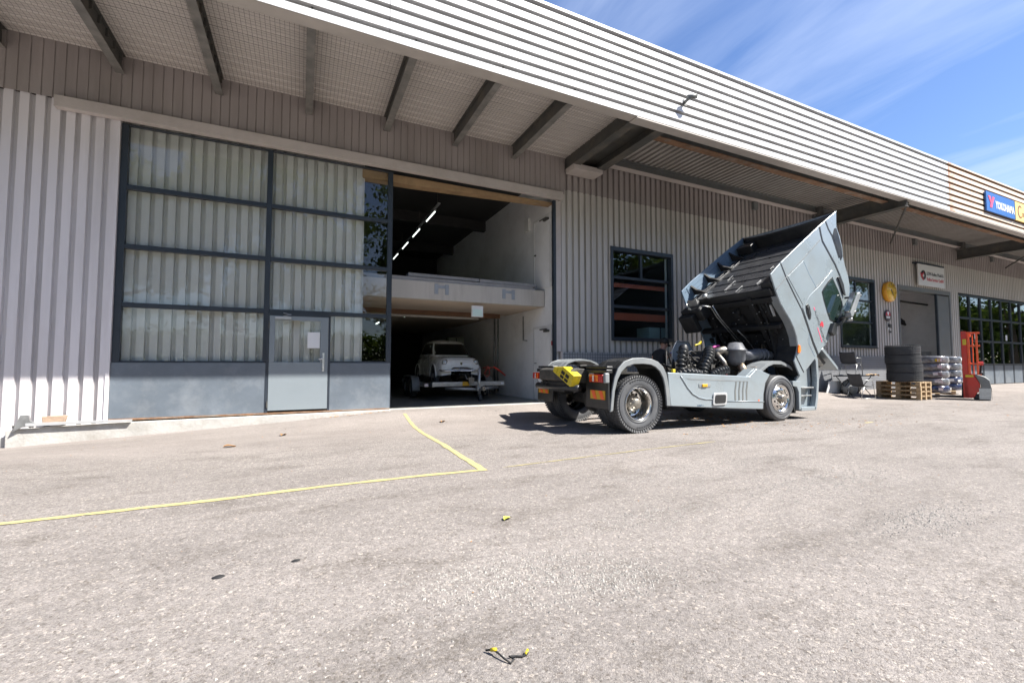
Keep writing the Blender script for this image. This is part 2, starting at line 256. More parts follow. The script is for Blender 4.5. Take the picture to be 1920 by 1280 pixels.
def creammat():
    m=mat('fascia_cream',(.68,.57,.46),.4,var=.03); t=m.node_tree; p=t.nodes['Principled BSDF']
    tc=N(t,'ShaderNodeTexCoord'); sp=N(t,'ShaderNodeSeparateXYZ'); t.links.new(tc.outputs['Object'],sp.inputs[0])
    r=N(t,'ShaderNodeMapRange',ins={1:20.7,2:22.6,3:.78,4:0}); t.links.new(sp.outputs[0],r.inputs[0])
    n=N(t,'ShaderNodeTexNoise',ins={'Scale':3.2,'Detail':6,'Roughness':.7}); t.links.new(tc.outputs['Object'],n.inputs[0])
    ry=N(t,'ShaderNodeMapRange',ins={1:-3.055,2:-3.03,3:0,4:.55}); t.links.new(sp.outputs[1],ry.inputs[0])
    a=N(t,'ShaderNodeMath',operation='ADD'); t.links.new(n.outputs[0],a.inputs[0]); t.links.new(r.outputs[0],a.inputs[1])
    a2=N(t,'ShaderNodeMath',operation='ADD'); t.links.new(a.outputs[0],a2.inputs[0]); t.links.new(ry.outputs[0],a2.inputs[1])
    rr=N(t,'ShaderNodeMapRange',ins={1:1.12,2:1.45,3:0,4:1}); t.links.new(a2.outputs[0],rr.inputs[0])
    src=p.inputs['Base Color'].links[0].from_socket
    mx=N(t,'ShaderNodeMix',data_type='RGBA'); t.links.new(rr.outputs[0],mx.inputs[0]); t.links.new(src,mx.inputs[6]); mx.inputs[7].default_value=(.42,.15,.04,1); t.links.new(mx.outputs[2],p.inputs['Base Color'])
    return m
M['cream']=creammat()
# ---------------- helpers
class MB:
    def __init__(s): s.b=bmesh.new(); s.mi=0
    def _m(s,fs):
        for f in fs: f.material_index=s.mi
    def box(s,x0,x1,y0,y1,z0,z1,mtx=None):
        v=[s.b.verts.new((x,y,z)) for x in (x0,x1) for y in (y0,y1) for z in (z0,z1)]
        if mtx: 
            for q in v: q.co=mtx@q.co
        fs=[s.b.faces.new([v[i] for i in f]) for f in ((0,1,3,2),(4,6,7,5),(0,4,5,1),(2,3,7,6),(0,2,6,4),(1,5,7,3))]
        s._m(fs); return s
    def prism(s,pts,d0,d1,plane='xz',mtx=None):
        # pts 2D polygon; extruded along the third axis d0..d1
        def mk(p,d):
            a,b=p
            c={'xz':(a,d,b),'yz':(d,a,b),'xy':(a,b,d)}[plane]
            c=Vector(c); return mtx@c if mtx else c
        A=[s.b.verts.new(mk(p,d0)) for p in pts]; B=[s.b.verts.new(mk(p,d1)) for p in pts]
        n=len(pts); fs=[]
        fs.append(s.b.faces.new(A)); fs.append(s.b.faces.new(B[::-1]))
        for i in range(n): fs.append(s.b.faces.new([A[i],B[i],B[(i+1)%n],A[(i+1)%n]]))
        s._m(fs); return s
    def tube(s,path,r,n=8,cap=True,r2=None):
        path=[Vector(p) for p in path]; rings=[]
        up=None
        for i,p in enumerate(path):
            t=(path[min(i+1,len(path)-1)]-path[max(i-1,0)]).normalized()
            if up is None: up=Vector((0,0,1)) if abs(t.z)<.9 else Vector((1,0,0))
            a=t.cross(up)
            if a.length<1e-5: a=t.cross(Vector((0,1,.3)))
            a.normalize(); up=a.cross(t).normalized()
            rr=r[i] if isinstance(r,(list,tuple)) else r
            rings.append([s.b.verts.new(p+a*rr*math.cos(2*PI*k/n)+up*rr*math.sin(2*PI*k/n)) for k in range(n)])
        fs=[]
        for A,B in zip(rings,rings[1:]):
            for k in range(n): fs.append(s.b.faces.new([A[k],A[(k+1)%n],B[(k+1)%n],B[k]]))
        if cap: fs.append(s.b.faces.new(rings[0][::-1])); fs.append(s.b.faces.new(rings[-1]))
        s._m(fs)
        for f in fs: f.smooth=True
        return s
    def lathe(s,prof,c=(0,0,0),axis='y',n=40,smooth=True,mtx=None,mis=None):
        # prof list of (r, h) ; h along axis
        rings=[]
        for r,h in prof:
            ring=[]
            for k in range(n):
                a=2*PI*k/n; x,y=r*math.cos(a),r*math.sin(a)
                p={'y':(x,h,y),'z':(x,y,h),'x':(h,x,y)}[axis]
                p=Vector(p)+Vector(c)
                ring.append(s.b.verts.new(mtx@p if mtx else p))
            rings.append(ring)
        for i,(A,B) in enumerate(zip(rings,rings[1:])):
            for k in range(n):
                f=s.b.faces.new([A[k],A[(k+1)%n],B[(k+1)%n],B[k]]); f.smooth=smooth
                f.material_index=mis[i] if mis else s.mi
        for ring,(r,h) in ((rings[0],prof[0]),(rings[-1],prof[-1])):
            if r>1e-4 and r<.25*max(q[0] for q in prof)+1e-6 or (r>1e-4 and s.__dict__.get('capall')):
                f=s.b.faces.new(ring); f.material_index=s.mi
        return s
    def grid(s,fn,nu,nv,smooth=True,closed=False):
        V=[[s.b.verts.new(fn(i/nu,j/nv)) for j in range(nv+1)] for i in range(nu+1 if not closed else nu)]
        for i in range(nu):
            for j in range(nv):
                f=s.b.faces.new([V[i][j],V[(i+1)%len(V)][j],V[(i+1)%len(V)][j+1],V[i][j+1]]); f.smooth=smooth; f.material_index=s.mi
        return s
    def quad(s,a,b,c,d):
        f=s.b.faces.new([s.b.verts.new(p) for p in (a,b,c,d)]); f.material_index=s.mi; return s
    def build(s,name,mats,parent=None,bev=0,seg=2,smooth=None,loc=None,rot=None,norm=True,ang=40):
        if norm: bmesh.ops.recalc_face_normals(s.b,faces=s.b.faces)
        me=bpy.data.meshes.new(name); s.b.to_mesh(me); s.b.free()
        if not isinstance(mats,(list,tuple)): mats=[mats]
        for m in mats: me.materials.append(M[m] if isinstance(m,str) else m)
        o=bpy.data.objects.new(name,me); COL.objects.link(o)
        if parent: o.parent=parent
        if loc: o.location=loc
        if rot: o.rotation_euler=rot
        if bev:
            md=o.modifiers.new('bevel','BEVEL'); md.width=bev; md.segments=seg; md.limit_method='ANGLE'; md.angle_limit=R(35)
            for p in me.polygons: p.use_smooth=True
            w=o.modifiers.new('wn','WEIGHTED_NORMAL'); w.keep_sharp=True
        return o
def empty(name,loc,label,cat,group=None,rz=0,kind=None):
    o=bpy.data.objects.new(name,None); COL.objects.link(o); o.location=loc; o.rotation_euler=(0,0,rz); o.empty_display_size=.2
    tag(o,label,cat,group,kind); return o
def tag(o,label=None,cat=None,group=None,kind=None):
    if label: o['label']=label
    if cat: o['category']=cat
    if group: o['group']=group
    if kind: o['kind']=kind
    return o
def text(name,body,size,m,parent,loc,rot,ext=.004,ax='LEFT',sx=1,bold=0,ay='BOTTOM_BASELINE'):
    c=bpy.data.curves.new(name,'FONT'); c.body=body; c.size=size; c.extrude=ext; c.align_x=ax; c.align_y=ay; c.offset=bold; c.resolution_u=3
    t=bpy.data.objects.new(name+'_tmp',c); COL.objects.link(t)
    bpy.context.view_layer.update()
    me=bpy.data.meshes.new_from_object(t.evaluated_get(bpy.context.evaluated_depsgraph_get())); COL.objects.unlink(t); bpy.data.objects.remove(t)
    me.materials.clear(); me.materials.append(M[m])
    o=bpy.data.objects.new(name,me); COL.objects.link(o); o.parent=parent; o.location=loc; o.rotation_euler=rot; o.scale=(sx,1,1); return o
def corr(mb,x0,x1,z0,z1,y,per=.206,depth=.06,broad=.60,slope=.045,flip=False,phase=0):
    # vertical ribs: broad flats forward (toward -y), narrow recesses behind
    xs=[]
    n0=math.floor((x0-phase)/per)-1; x=n0*per+phase
    pts=[]
    while x<x1+per:
        for fx,dy in ((0,0),(broad*per,0),((broad+slope)*per,depth),((1-slope)*per,depth)): pts.append((x+fx,y+dy))
        x+=per
    P=[]
    for a,b in zip(pts,pts[1:]):
        for q in (a,b):
            pass
        lo,hi=a,b
        if hi[0]<=x0 or lo[0]>=x1: continue
        def at(X): 
            t=(X-lo[0])/(hi[0]-lo[0]); return (X,lo[1]+t*(hi[1]-lo[1]))
        p=lo if lo[0]>=x0 else at(x0); q=hi if hi[0]<=x1 else at(x1)
        if not P: P.append(p)
        P.append(q)
    A=[mb.b.verts.new((px,py,z0)) for px,py in P]; B=[mb.b.verts.new((px,py,z1)) for px,py in P]
    for i in range(len(P)-1):
        f=mb.b.faces.new([A[i],A[i+1],B[i+1],B[i]]); f.material_index=1 if max(P[i][1],P[i+1][1])>y+depth*.9 else 0  # recess faces take the colour with painted shade
    return mb
# ---------------- ground
def sstep(t): t=max(0,min(1,t)); return t*t*(3-2*t)
def wallh(x):
    if x<-4.5: return -.14
    if x<0: return -.14+(.09+.14)*(x+4.5)/4.5
    if x<1.9: return .09+(.215-.09)*x/1.9
    return .215
def gh(x,y):
    return wallh(x)*(sstep((y+1.7)/1.7)**1.15 if wallh(x)>0 else sstep((y+2.5)/2.5))+.006*math.sin(x*.9+y*.5)*sstep((y+9)/4)*(1-sstep((y+1.2)/1))
xs=[-420,-200,-90,-40,-20]+[-14+.5*i for i in range(130)]+[60,90,160,300,500]
ys=[-600,-300,-120,-60,-35,-20,-14,-12,-11,-10,-9.5]+[-9+.3*i for i in range(20)]+[-3+.15*i for i in range(21)]
mb=MB()
V=[[mb.b.verts.new((x,min(y,0.0),gh(x,min(y,0.)) )) for y in ys] for x in xs]
for i in range(len(xs)-1):
    for j in range(len(ys)-1):
        f=mb.b.faces.new([V[i][j],V[i+1][j],V[i+1][j+1],V[i][j+1]]); f.smooth=True
o=mb.build('ground','ground'); tag(o,kind='structure')
mb=MB(); mb.quad((-420,0.0,-.3),(500,0.0,-.3),(500,600,-.3),(-420,600,-.3)); tag(mb.build('terrain','ground'),kind='structure')
# painted lines (4 mm above the asphalt)
def stripe(name,pts,w,label):
    mb=MB(); D=[]
    P=[]
    for (x0,y0),(x1,y1) in zip(pts,pts[1:]):
        L=math.hypot(x1-x0,y1-y0); n=max(2,int(L/.12))
        for i in range(n): P.append((x0+(x1-x0)*i/n,y0+(y1-y0)*i/n))
    P.append(pts[-1])
    prev=None; run=0
    for i,(x,y) in enumerate(P):
        a=P[max(i-1,0)]; b=P[min(i+1,len(P)-1)]; dx,dy=b[0]-a[0],b[1]-a[1]; L=math.hypot(dx,dy); nx,ny=-dy/L,dx/L
        ww=(w if not callable(w) else w(i/len(P)))*(.9+.2*noise.noise(Vector((x*3,y*3,0))))
        e1=.020*noise.noise(Vector((x*11,y*11,3))); e2=.020*noise.noise(Vector((x*11,y*11,9)))
        A=mb.b.verts.new((x+nx*(ww/2+e1),y+ny*(ww/2+e1),gh(x,y)+.005)); B=mb.b.verts.new((x-nx*(ww/2+e2),y-ny*(ww/2+e2),gh(x,y)+.005))
        if prev: mb.b.faces.new([prev[0],A,B,prev[1]])
        prev=(A,B)
    o=mb.build(name,'lane'); tag(o,kind='structure'); return o
stripe('parking_line',[(-9,-5.66),(-2.1,-5.58),(-.7,-5.55),(.21,-5.46),(1.32,-5.44),(1.98,-5.48)],.088,'')
stripe('parking_line',[(1.99,-5.52),(2.0,-5.09),(2.02,-4.3),(2.045,-3.65),(2.04,-3.1),(2.035,-2.4),(2.09,-1.3),(2.10,-.50)],lambda t:.105-.03*t,'')
stripe('parking_line',[(2.25,-5.47),(6.1,-5.30)],.022,'')
stripe('parking_line',[(10.9,-5.05),(11.25,-5.03)],.05,'')
# ---------------- workshop building
BD=empty('workshop_building',(0,0,0),'long metal clad workshop building with white ribbed canopy fascia and glazed gate','building')
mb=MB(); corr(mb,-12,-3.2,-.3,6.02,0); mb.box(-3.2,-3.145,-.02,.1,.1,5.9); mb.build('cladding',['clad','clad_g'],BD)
# left end return and back
mb=MB(); mb.box(-12.2,-12,0.0,22,-.3,8.2); mb.box(-12.2,50,22,22.2,-.3,8.2); mb.box(50,50.2,0,22,-.3,8.2); mb.build('outer_wall','mid_in',BD)
# upper cladding over gate, fine grooves
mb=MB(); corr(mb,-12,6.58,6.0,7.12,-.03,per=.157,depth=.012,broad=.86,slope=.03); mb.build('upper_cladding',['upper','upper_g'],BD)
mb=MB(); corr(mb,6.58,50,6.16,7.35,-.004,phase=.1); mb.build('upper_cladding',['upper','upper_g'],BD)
# header
mb=MB(); mb.box(-4.03,6.45,-.17,-.035,5.79,6.0); mb.build('header_beam','header',BD,bev=.006)
mb=MB(); mb.prism([(1.2,5.60),(1.2,5.785),(6.3,5.785),(6.3,5.74),(4,5.66),(2.4,5.60)],.16,.42); mb.build('timber_lintel','tan',BD)
# right cladding in pieces around openings
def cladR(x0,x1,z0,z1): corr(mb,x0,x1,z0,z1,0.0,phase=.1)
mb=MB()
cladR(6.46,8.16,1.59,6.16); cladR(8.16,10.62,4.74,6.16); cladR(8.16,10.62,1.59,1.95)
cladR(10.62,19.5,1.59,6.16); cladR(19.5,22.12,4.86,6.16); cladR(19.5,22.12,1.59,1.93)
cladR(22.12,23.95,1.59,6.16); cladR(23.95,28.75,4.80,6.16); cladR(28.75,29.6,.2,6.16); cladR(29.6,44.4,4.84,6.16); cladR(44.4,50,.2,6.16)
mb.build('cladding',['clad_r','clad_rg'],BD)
mb=MB(); mb.box(6.5,23.93,-.03,.06,.0,1.59); mb.build('perforated_plinth','plinth',BD)
mb=MB(); mb.box(6.44,6.50,-.035,.3,.0,1.60); mb.box(6.30,6.46,-.02,.02,1.6,5.79); mb.build('corner_trim','header',BD)
mb=MB(); mb.box(6.22,6.30,-.02,.08,.2,5.79); mb.build('gate_guide','frame',BD)
# concrete plinth under the gate
mb=MB(); mb.prism([(-4.42,-.5),(-4.42,.16),(-3.1,.20),(1.86,.225),(1.86,-.5)],-.13,.0); mb.prism([(-12,-.5),(-12,.0),(-4.42,.03),(-4.42,-.5)],-.06,.0); mb.build('concrete_plinth','concrete',BD,bev=.012)
mb=MB(); mb.box(1.86,6.3,-.02,.2,-.2,.218); mb.build('threshold','concrete',BD)
# fascia: horizontal ribs, extruded in x
def fascia(name,x0,x1,m):
    mb=MB(); z0,z1=6.70,8.40; n=8; per=(z1-z0)/n; P=[(-3.06,z0)]
    for i in range(n):
        b=z0+i*per
        P+=[(-3.06,b+per*.60),(-2.985,b+per*.63),(-2.985,b+per*.985),(-3.06,b+per*.985 if i<n-1 else b+per)]
    # top rib
    P[-1]=(-2.985,z0+n*per)
    P+=[(-3.075,z1),(-3.075,z1+.06),(-2.9,z1+.065)]
    A=[mb.b.verts.new((x0,p,q)) for p,q in P]; B=[mb.b.verts.new((x1,p,q)) for p,q in P]
    for i in range(len(P)-1):
        f=mb.b.faces.new([A[i],B[i],B[i+1],A[i+1]])
        if max(P[i][0],P[i+1][0])>-3.04 and i<4*n+1 and not (P[i][0]<-3.05 and False): f.material_index=1  # groove faces take the colour with painted shade
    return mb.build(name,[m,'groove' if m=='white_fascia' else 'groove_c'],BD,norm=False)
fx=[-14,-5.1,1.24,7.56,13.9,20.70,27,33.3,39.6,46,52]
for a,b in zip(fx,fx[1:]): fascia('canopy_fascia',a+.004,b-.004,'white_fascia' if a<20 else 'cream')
mb=MB(); mb.box(-14,6.56,-3.055,-2.80,6.695,6.72); mb.box(6.561,52,-3.055,-2.80,6.665,6.69); mb.box(-14,52,-2.96,-2.93,6.72,8.30); mb.build('fascia_flange','lip',BD)
mb=MB(); mb.box(-14,52,-2.9,22.2,8.3,8.4); mb.build('roof','mid_in',BD)
# soffit over the gate: shallow ribs parallel to the wall
mb=MB(); P=[]; y=-2.97
while y<-.02: P+=[(y,7.06),(y+.16,7.06),(y+.175,7.045),(y+.20,7.045),(y+.215,7.06)]; y+=.23
A=[mb.b.verts.new((-14,p,q)) for p,q in P]; B=[mb.b.verts.new((6.7,p,q)) for p,q in P]
for i in range(len(P)-1): mb.b.faces.new([A[i],B[i],B[i+1],A[i+1]])
mb.build('soffit','soffit_net',BD)
# soffit on the right: ribs at right angles to the wall
mb=MB(); P=[]; x=7.3
while x<52: P+=[(x,7.35),(x+.10,7.35),(x+.12,7.295),(x+.18,7.295),(x+.20,7.35)]; x+=.207
A=[mb.b.verts.new((p,-2.97,q)) for p,q in P]; B=[mb.b.verts.new((p,0,q)) for p,q in P]
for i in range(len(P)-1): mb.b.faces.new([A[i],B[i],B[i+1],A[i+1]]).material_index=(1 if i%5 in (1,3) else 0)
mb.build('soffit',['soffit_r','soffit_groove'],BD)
# canopy beams over the gate
for x in [-9.7,-8.06,-6.42,-4.80,-3.18,-1.61,.04,1.70,3.36,4.99]:
    mb=MB(); mb.mi=1; mb.box(x-.07,x+.07,-3.0,.0,6.70,6.715); mb.mi=0; mb.box(x-.07,x-.055,-3.0,0,6.716,7.04) if 0 else mb.box(x-.015,x+.015,-3.0,0,6.716,7.03); mb.box(x-.07,x+.07,-3.0,0,7.031,7.043)
    for k in range(9): mb.box(x+.016,x+.055,-2.8+k*.33,-2.77+k*.33,6.90,7.03)
    mb.build('canopy_beam',['steel_dark','beam_flange'],BD)
# double beam with beige capital
mb=MB(); mb.box(6.63,6.67,-2.98,-.0,6.72,7.1); mb.box(6.56,6.80,-2.98,-.5,6.69,6.718); mb.box(7.50,7.54,-2.98,0,6.72,7.3); mb.box(7.36,7.62,-2.98,-.5,6.69,6.718); mb.box(6.68,7.49,-2.98,0,6.95,6.97); mb.build('portal_beam',['steel_dark'],BD)
mb=MB(); mb.box(6.60,7.55,-.5,-.045,6.58,6.72); mb.build('beam_capital','header',BD,bev=.008)
# edge beams parallel to the wall
def ibeam_x(name,x0,x1,y,z0,z1,w,ms):
    mb=MB(); mb.mi=0; mb.box(x0,x1,y-.012,y+.012,z0+.02,z1-.02); mb.box(x0,x1,y-w/2,y+w/2,z1-.02,z1); mb.mi=1; mb.box(x0,x1,y-w/2,y+w/2,z0,z0+.02); return mb.build(name,ms,BD)
ibeam_x('edge_beam',7.63,17.8,-2.45,6.72,7.29,.20,['steel_grey','rust']); ibeam_x('edge_beam',18.06,29.4,-2.45,6.72,7.29,.20,['steel_grey','rust']); ibeam_x('edge_beam',29.7,41.2,-2.45,6.72,7.29,.20,['steel_grey','rust'])
ibeam_x('wall_beam',7.63,17.8,-.16,7.04,7.29,.20,['steel_grey','header']); ibeam_x('wall_beam',18.06,29.4,-.16,7.04,7.29,.20,['steel_grey','header']); ibeam_x('wall_beam',29.7,41.2,-.16,7.04,7.29,.20,['steel_grey','header'])
for x in (17.93,29.55,41.4):
    mb=MB(); mb.box(x-.015,x+.015,-3.0,-.05,6.47,6.93); mb.box(x-.12,x+.12,-3.0,-.05,6.93,6.95); mb.box(x-.12,x+.12,-3.0,-.05,6.45,6.469)
    mb.box(x-.12,x+.12,-.35,-.20,6.951,7.3); mb.box(x-.12,x+.12,-2.36,-2.20,6.951,7.3); mb.build('cross_beam','steel_dark',BD)
for x in (18.0,29.7):
    mb=MB(); mb.tube([(x+.1,-2.95,6.60),(x+5.3,-.1,6.56)],.035,6); mb.build('brace','steel_dark',BD)
for x in (14.5,25.5,33.5):
    mb=MB(); mb.box(x-.1,x+.1,-.12,-.01,6.75,7.02); mb.build('beam_bracket','steel_grey',BD)
# soffit seam brackets; conduit on the fascia
mb=MB(); mb.box(7.93,8.03,-3.075,-3.062,7.28,7.42); mb.tube([(7.95,-3.07,7.34),(7.97,-3.24,7.38)],.042,4); mb.tube([(7.93,-3.20,7.40),(8.13,-3.28,7.44)],.058,4); mb.build('fascia_camera','steel_grey',BD)
# ---------------- interior
mb=MB(); mb.quad((-12,0.01,.214),(50,0.01,.214),(50,22,.214),(-12,22,.214)); tag(mb.build('floor','floor_in'),kind='structure')
mb=MB(); mb.box(6.30,6.42,.081,22,0.0,7.1); mb.build('partition_wall','white_wall',BD)
mb=MB(); mb.box(-12,6.3,.5,22,6.72,6.8)
for y in (5.2,9.2,13.2): mb.box(-12,6.3,y,y+.2,6.35,6.72)
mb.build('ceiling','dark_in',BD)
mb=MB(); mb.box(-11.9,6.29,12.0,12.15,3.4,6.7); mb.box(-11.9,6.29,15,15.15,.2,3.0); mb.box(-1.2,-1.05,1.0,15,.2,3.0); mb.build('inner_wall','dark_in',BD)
# mezzanine
mb=MB(); mb.box(-3.2,6.28,.6,.75,2.90,3.36); mb.box(-3.2,6.28,.75,12,3.2,3.30); mb.build('mezzanine_edge','mezz_edge',BD,bev=.01)
mb=MB(); mb.box(-3.2,6.28,.76,3.3,2.90,2.93); mb.box(-3.2,6.28,3.31,15,2.94,2.97); mb.build('mezzanine_soffit',mat('mezzanine_board',(.60,.50,.40),.8,var=.08),BD)
mb=MB(); mb.box(-3.2,5.9,2.9,3.0,2.76,2.90); mb.build('shutter_track','brownpipe',BD)
mb=MB(); mb.box(-3.2,5.2,3.05,3.15,2.70,2.78); mb.build('shutter_rail','mezz_edge',BD)
for x,a in ((3.05,.75),(4.95,.5)):
    mb=MB(); mb.box(x,x+.10,.585,.60,3.05,3.31); mb.box(x+.28,x+.38,.585,.60,3.04,3.31); mb.box(x+.101,x+.279,.59,.599,3.2,3.28); mb.build('hinge_plate','bluetape',BD,bev=.004)
def door_in(z0,name='interior_door'):
    mb=MB(); mb.box(6.265,6.285,.28,1.18,z0,z0+2.05); d=mb.build(name,'white_wall',BD,bev=.004)
    mb=MB(); mb.box(6.255,6.30,.20,.28,z0,z0+2.12); mb.box(6.255,6.30,1.18,1.26,z0,z0+2.12); mb.box(6.255,6.30,.28,1.18,z0+2.05,z0+2.12); mb.build('door_frame','white_paint',d)
    mb=MB(); mb.box(6.20,6.265,.30,.55,z0+1.93,z0+1.99); mb.box(6.22,6.24,.4,.8,z0+2.0,z0+2.03); mb.build('door_closer','steel_dark',d)
    mb=MB(); mb.tube([(6.265,1.1,z0+1.05),(6.21,1.1,z0+1.05),(6.21,.98,z0+1.05)],.012,6); mb.build('handle','steel_dark',d)
door_in(.235); door_in(3.42)
mb=MB(); mb.box(6.22,6.3,1.50,1.78,5.35,5.75); mb.build('junction_box','white_plastic',BD,bev=.01)
MB().tube([(6.27,1.95,2.75),(6.27,1.95,2.0),(6.27,1.7,1.98)],.02,6).build('wall_pipe','galv',BD)
mb=MB(); mb.tube([(6.26,3.9,2.9),(6.26,3.9,.3)],.03,6); mb.build('wall_pipe','galv',BD); mb=MB(); mb.tube([(6.26,4.2,2.9),(6.26,4.2,.3)],.03,6); mb.build('wall_pipe','galv',BD)
mb=MB(); mb.box(6.235,6.262,.09,.16,1.78,1.90); mb.build('alarm_call_point','red',BD,bev=.006)
# exit sign under the mezzanine
t=empty('exit_sign',(4.25,.68,2.72),'small white exit light box hanging under the mezzanine edge','sign')
mb=MB(); mb.box(-.16,.16,-.04,.04,-.20,.10); mb.build('housing','white_plastic',t,bev=.01)
mb=MB(); mb.box(-.14,.14,-.046,-.041,-.18,.0); mb.build('diffuser',mat('exit_panel',(.6,.75,.7),.3,var=.03),t)
# boards on the mezzanine
t=empty('board_stack',(0,0,0),'grey boards lying along the front edge of the mezzanine','boards')
mb=MB(); mb.prism([(-2.4,3.36),(-2.4,3.47),(5.9,3.44),(6.0,3.36)],.62,.95); mb.build('board','tarp',t)
mb=MB(); mb.prism([(2.4,3.475),(2.4,3.56),(4.3,3.55),(4.3,3.475)],.66,.98); mb.build('board','tarp',t)
mb=MB(); mb.prism([(4.32,3.46),(4.32,3.55),(6.0,3.53),(6.05,3.45)],.65,.98); mb.build('board','tarp',t)
# fluorescent tubes
def tubelamp(p,L,lab,m,grp,rz=PI/2):
    t=empty('tube_light',p,lab,'light',grp,rz=rz)
    mb=MB(); mb.box(-L/2,L/2,-.03,.03,.02,.06); mb.build('housing','white_plastic',t,bev=.005)
    mb=MB(); mb.tube([(-L/2+.05,0,0),(L/2-.05,0,0)],.014,8); mb.build('tube',m,t)
for i,(y,lab) in enumerate(((3.5,'nearest fluorescent tube in the row above the mezzanine'),(5.5,'second fluorescent tube from the gate above the mezzanine'),(7.4,'third fluorescent tube from the gate above the mezzanine'),(9.4,'farthest fluorescent tube in the row above the mezzanine'))):
    tubelamp((3.7,y,6.02),1.15,lab,'tube','fluorescent tubes above the mezzanine')
tubelamp((3.05,3.9,2.82),.8,'fluorescent tube on the low ceiling above the small white car','tube','fluorescent tubes under the mezzanine')
tubelamp((2.55,6.6,2.78),.8,'dim fluorescent tube deeper in the garage left of the car','tube2','fluorescent tubes under the mezzanine')
mb=MB(); mb.box(3.66,3.74,2.5,11.5,6.12,6.16); mb.build('lamp_rail','lightgrey_metal',BD)
for y in (3,6,9,11.4): pass
mb=MB()
for y in (2.7,5,8,11): mb.box(3.69,3.71,y,y+.02,6.16,6.72)
mb.build('lamp_hanger','steel_dark',BD)
# cabinet far inside
t=empty('wall_cabinet',(5.55,6.6,1.72),'dull grey green cabinet hanging in the dark garage behind the car','cabinet')
mb=MB(); mb.box(-.32,.32,-.2,.2,0,.6); mb.build('case',mat('cabinet_green',(.28,.30,.22),.6,var=.1),t,bev=.02); mb=MB(); mb.box(-.01,.01,-.215,-.2,.02,.58); mb.build('seam','black',t)
# ---------------- gate
G=empty('sliding_gate',(0,0,0),'dark blue grey glazed sliding gate with wicket door and sheet metal base','gate')
rows=[1.30,2.36,3.46,4.59,5.81]
mb=MB(); mb.box(-3.14,-3.03,.03,.13,.24,5.79); mb.box(-.72,-.62,.03,.13,1.3,5.79); mb.box(1.77,1.88,.03,.13,.24,5.79)
for z in rows[1:4]: 
    mb.box(-3.03,-.72,.035,.125,z-.045,z+.045); mb.box(-.62,1.77,.035,.125,z-.045,z+.045)
mb.box(-3.03,-.72,.035,.125,5.77,5.79); mb.box(-.62,1.77,.035,.125,5.77,5.79); mb.box(-3.03,-.72,.035,.125,1.25,1.32); mb.box(.58,1.77,.035,.125,1.25,1.32)
mb.build('frame','frame',G,bev=.006)
for (x0,x1) in ((-3.03,-.72),(-.62,1.77)):
    for a,b in zip(rows,rows[1:]):
        if x0>-1 and a<2: x0b,z0=.58,a
        else: x0b,z0=x0,a
        mb=MB(); mb.box(x0b+.002,x1-.002,.075,.081,z0+.02,b-.045); mb.build('pane','glass',G)
mb=MB(); mb.box(-3.14,-.655,.01,.028,.24,1.285); mb.build('sheet_panel','gate_sheet',G,bev=.004)
mb=MB(); mb.box(.575,1.86,.01,.028,.24,1.285); mb.build('sheet_panel','gate_sheet',G,bev=.004)
mb=MB(); mb.box(-3.14,1.86,-.0,.009,.228,.262); mb.build('bottom_seal','rust',G)
# wicket
mb=MB()
mb.box(-.60,.53,-.005,.03,.30,1.30); mb.box(-.60,-.50,-.005,.03,1.301,2.27); mb.box(.37,.53,-.005,.03,1.301,2.27); mb.box(-.499,.369,-.005,.03,2.18,2.27)
wk=mb.build('wicket_door','wicket',G,bev=.004)
mb=MB(); mb.box(-.499,.369,.010,.016,1.302,2.178); mb.build('pane','glass',wk)
mb=MB(); mb.box(-.655,-.605,-.0,.05,.26,2.30); mb.box(.535,.575,-.0,.05,.26,2.30); mb.box(-.604,.534,0,.05,2.275,2.33); mb.build('wicket_frame','frame',wk)
mb=MB(); mb.box(-.5,-.20,-.045,-.006,2.20,2.25); mb.tube([(-.35,-.03,2.26),(-.2,-.03,2.30),(-.35,-.01,2.33)],.008,5); mb.build('door_closer','lightgrey_metal',wk)
mb=MB(); mb.box(.42,.46,-.014,-.006,1.10,1.50); mb.tube([(.44,-.01,1.38),(.44,-.05,1.38),(.34,-.05,1.36)],.011,6); mb.tube([(.44,-.01,1.2),(.44,-.03,1.2)],.014,6); mb.build('handle','alu',wk)
mb=MB(); mb.box(.12,.36,-.008,-.004,1.60,1.94); mb.build('paper_notice','paper',wk)
mb=MB(); mb.box(-.62,-.60,-.02,-.006,.36,.5); mb.box(-.62,-.60,-.02,-.006,2.0,2.14); mb.build('hinge','steel_dark',wk)
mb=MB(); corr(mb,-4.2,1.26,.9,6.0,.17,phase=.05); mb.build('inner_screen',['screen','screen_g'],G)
# rail + brick on the plinth at the left
t=empty('metal_rail',(0,0,0),'aluminium rail with bracket lying on the concrete plinth at the left','rail')
mb=MB(); mb.prism([(-4.15,.215),(-4.15,.265),(-2.75,.258),(-2.75,.222)],-.20,-.14); mb.build('bar','lightgrey_metal',t)
mb=MB(); mb.prism([(-4.32,.12),(-4.22,.40),(-4.12,.40),(-4.10,.3),(-4.02,.26),(-4.02,.21),(-4.2,.2)],-.19,-.15); mb.build('bracket','galv',t)
o=MB().prism([(-3.97,.235),(-3.99,.36),(-3.66,.37),(-3.69,.235)],-.12,-.05).build('broken_brick',mat('brick_tan',(.36,.26,.19),.85,var=.25,vs=9,bump=.5),bev=.012); tag(o,'broken tan brick standing on the concrete plinth by the left wall','brick')
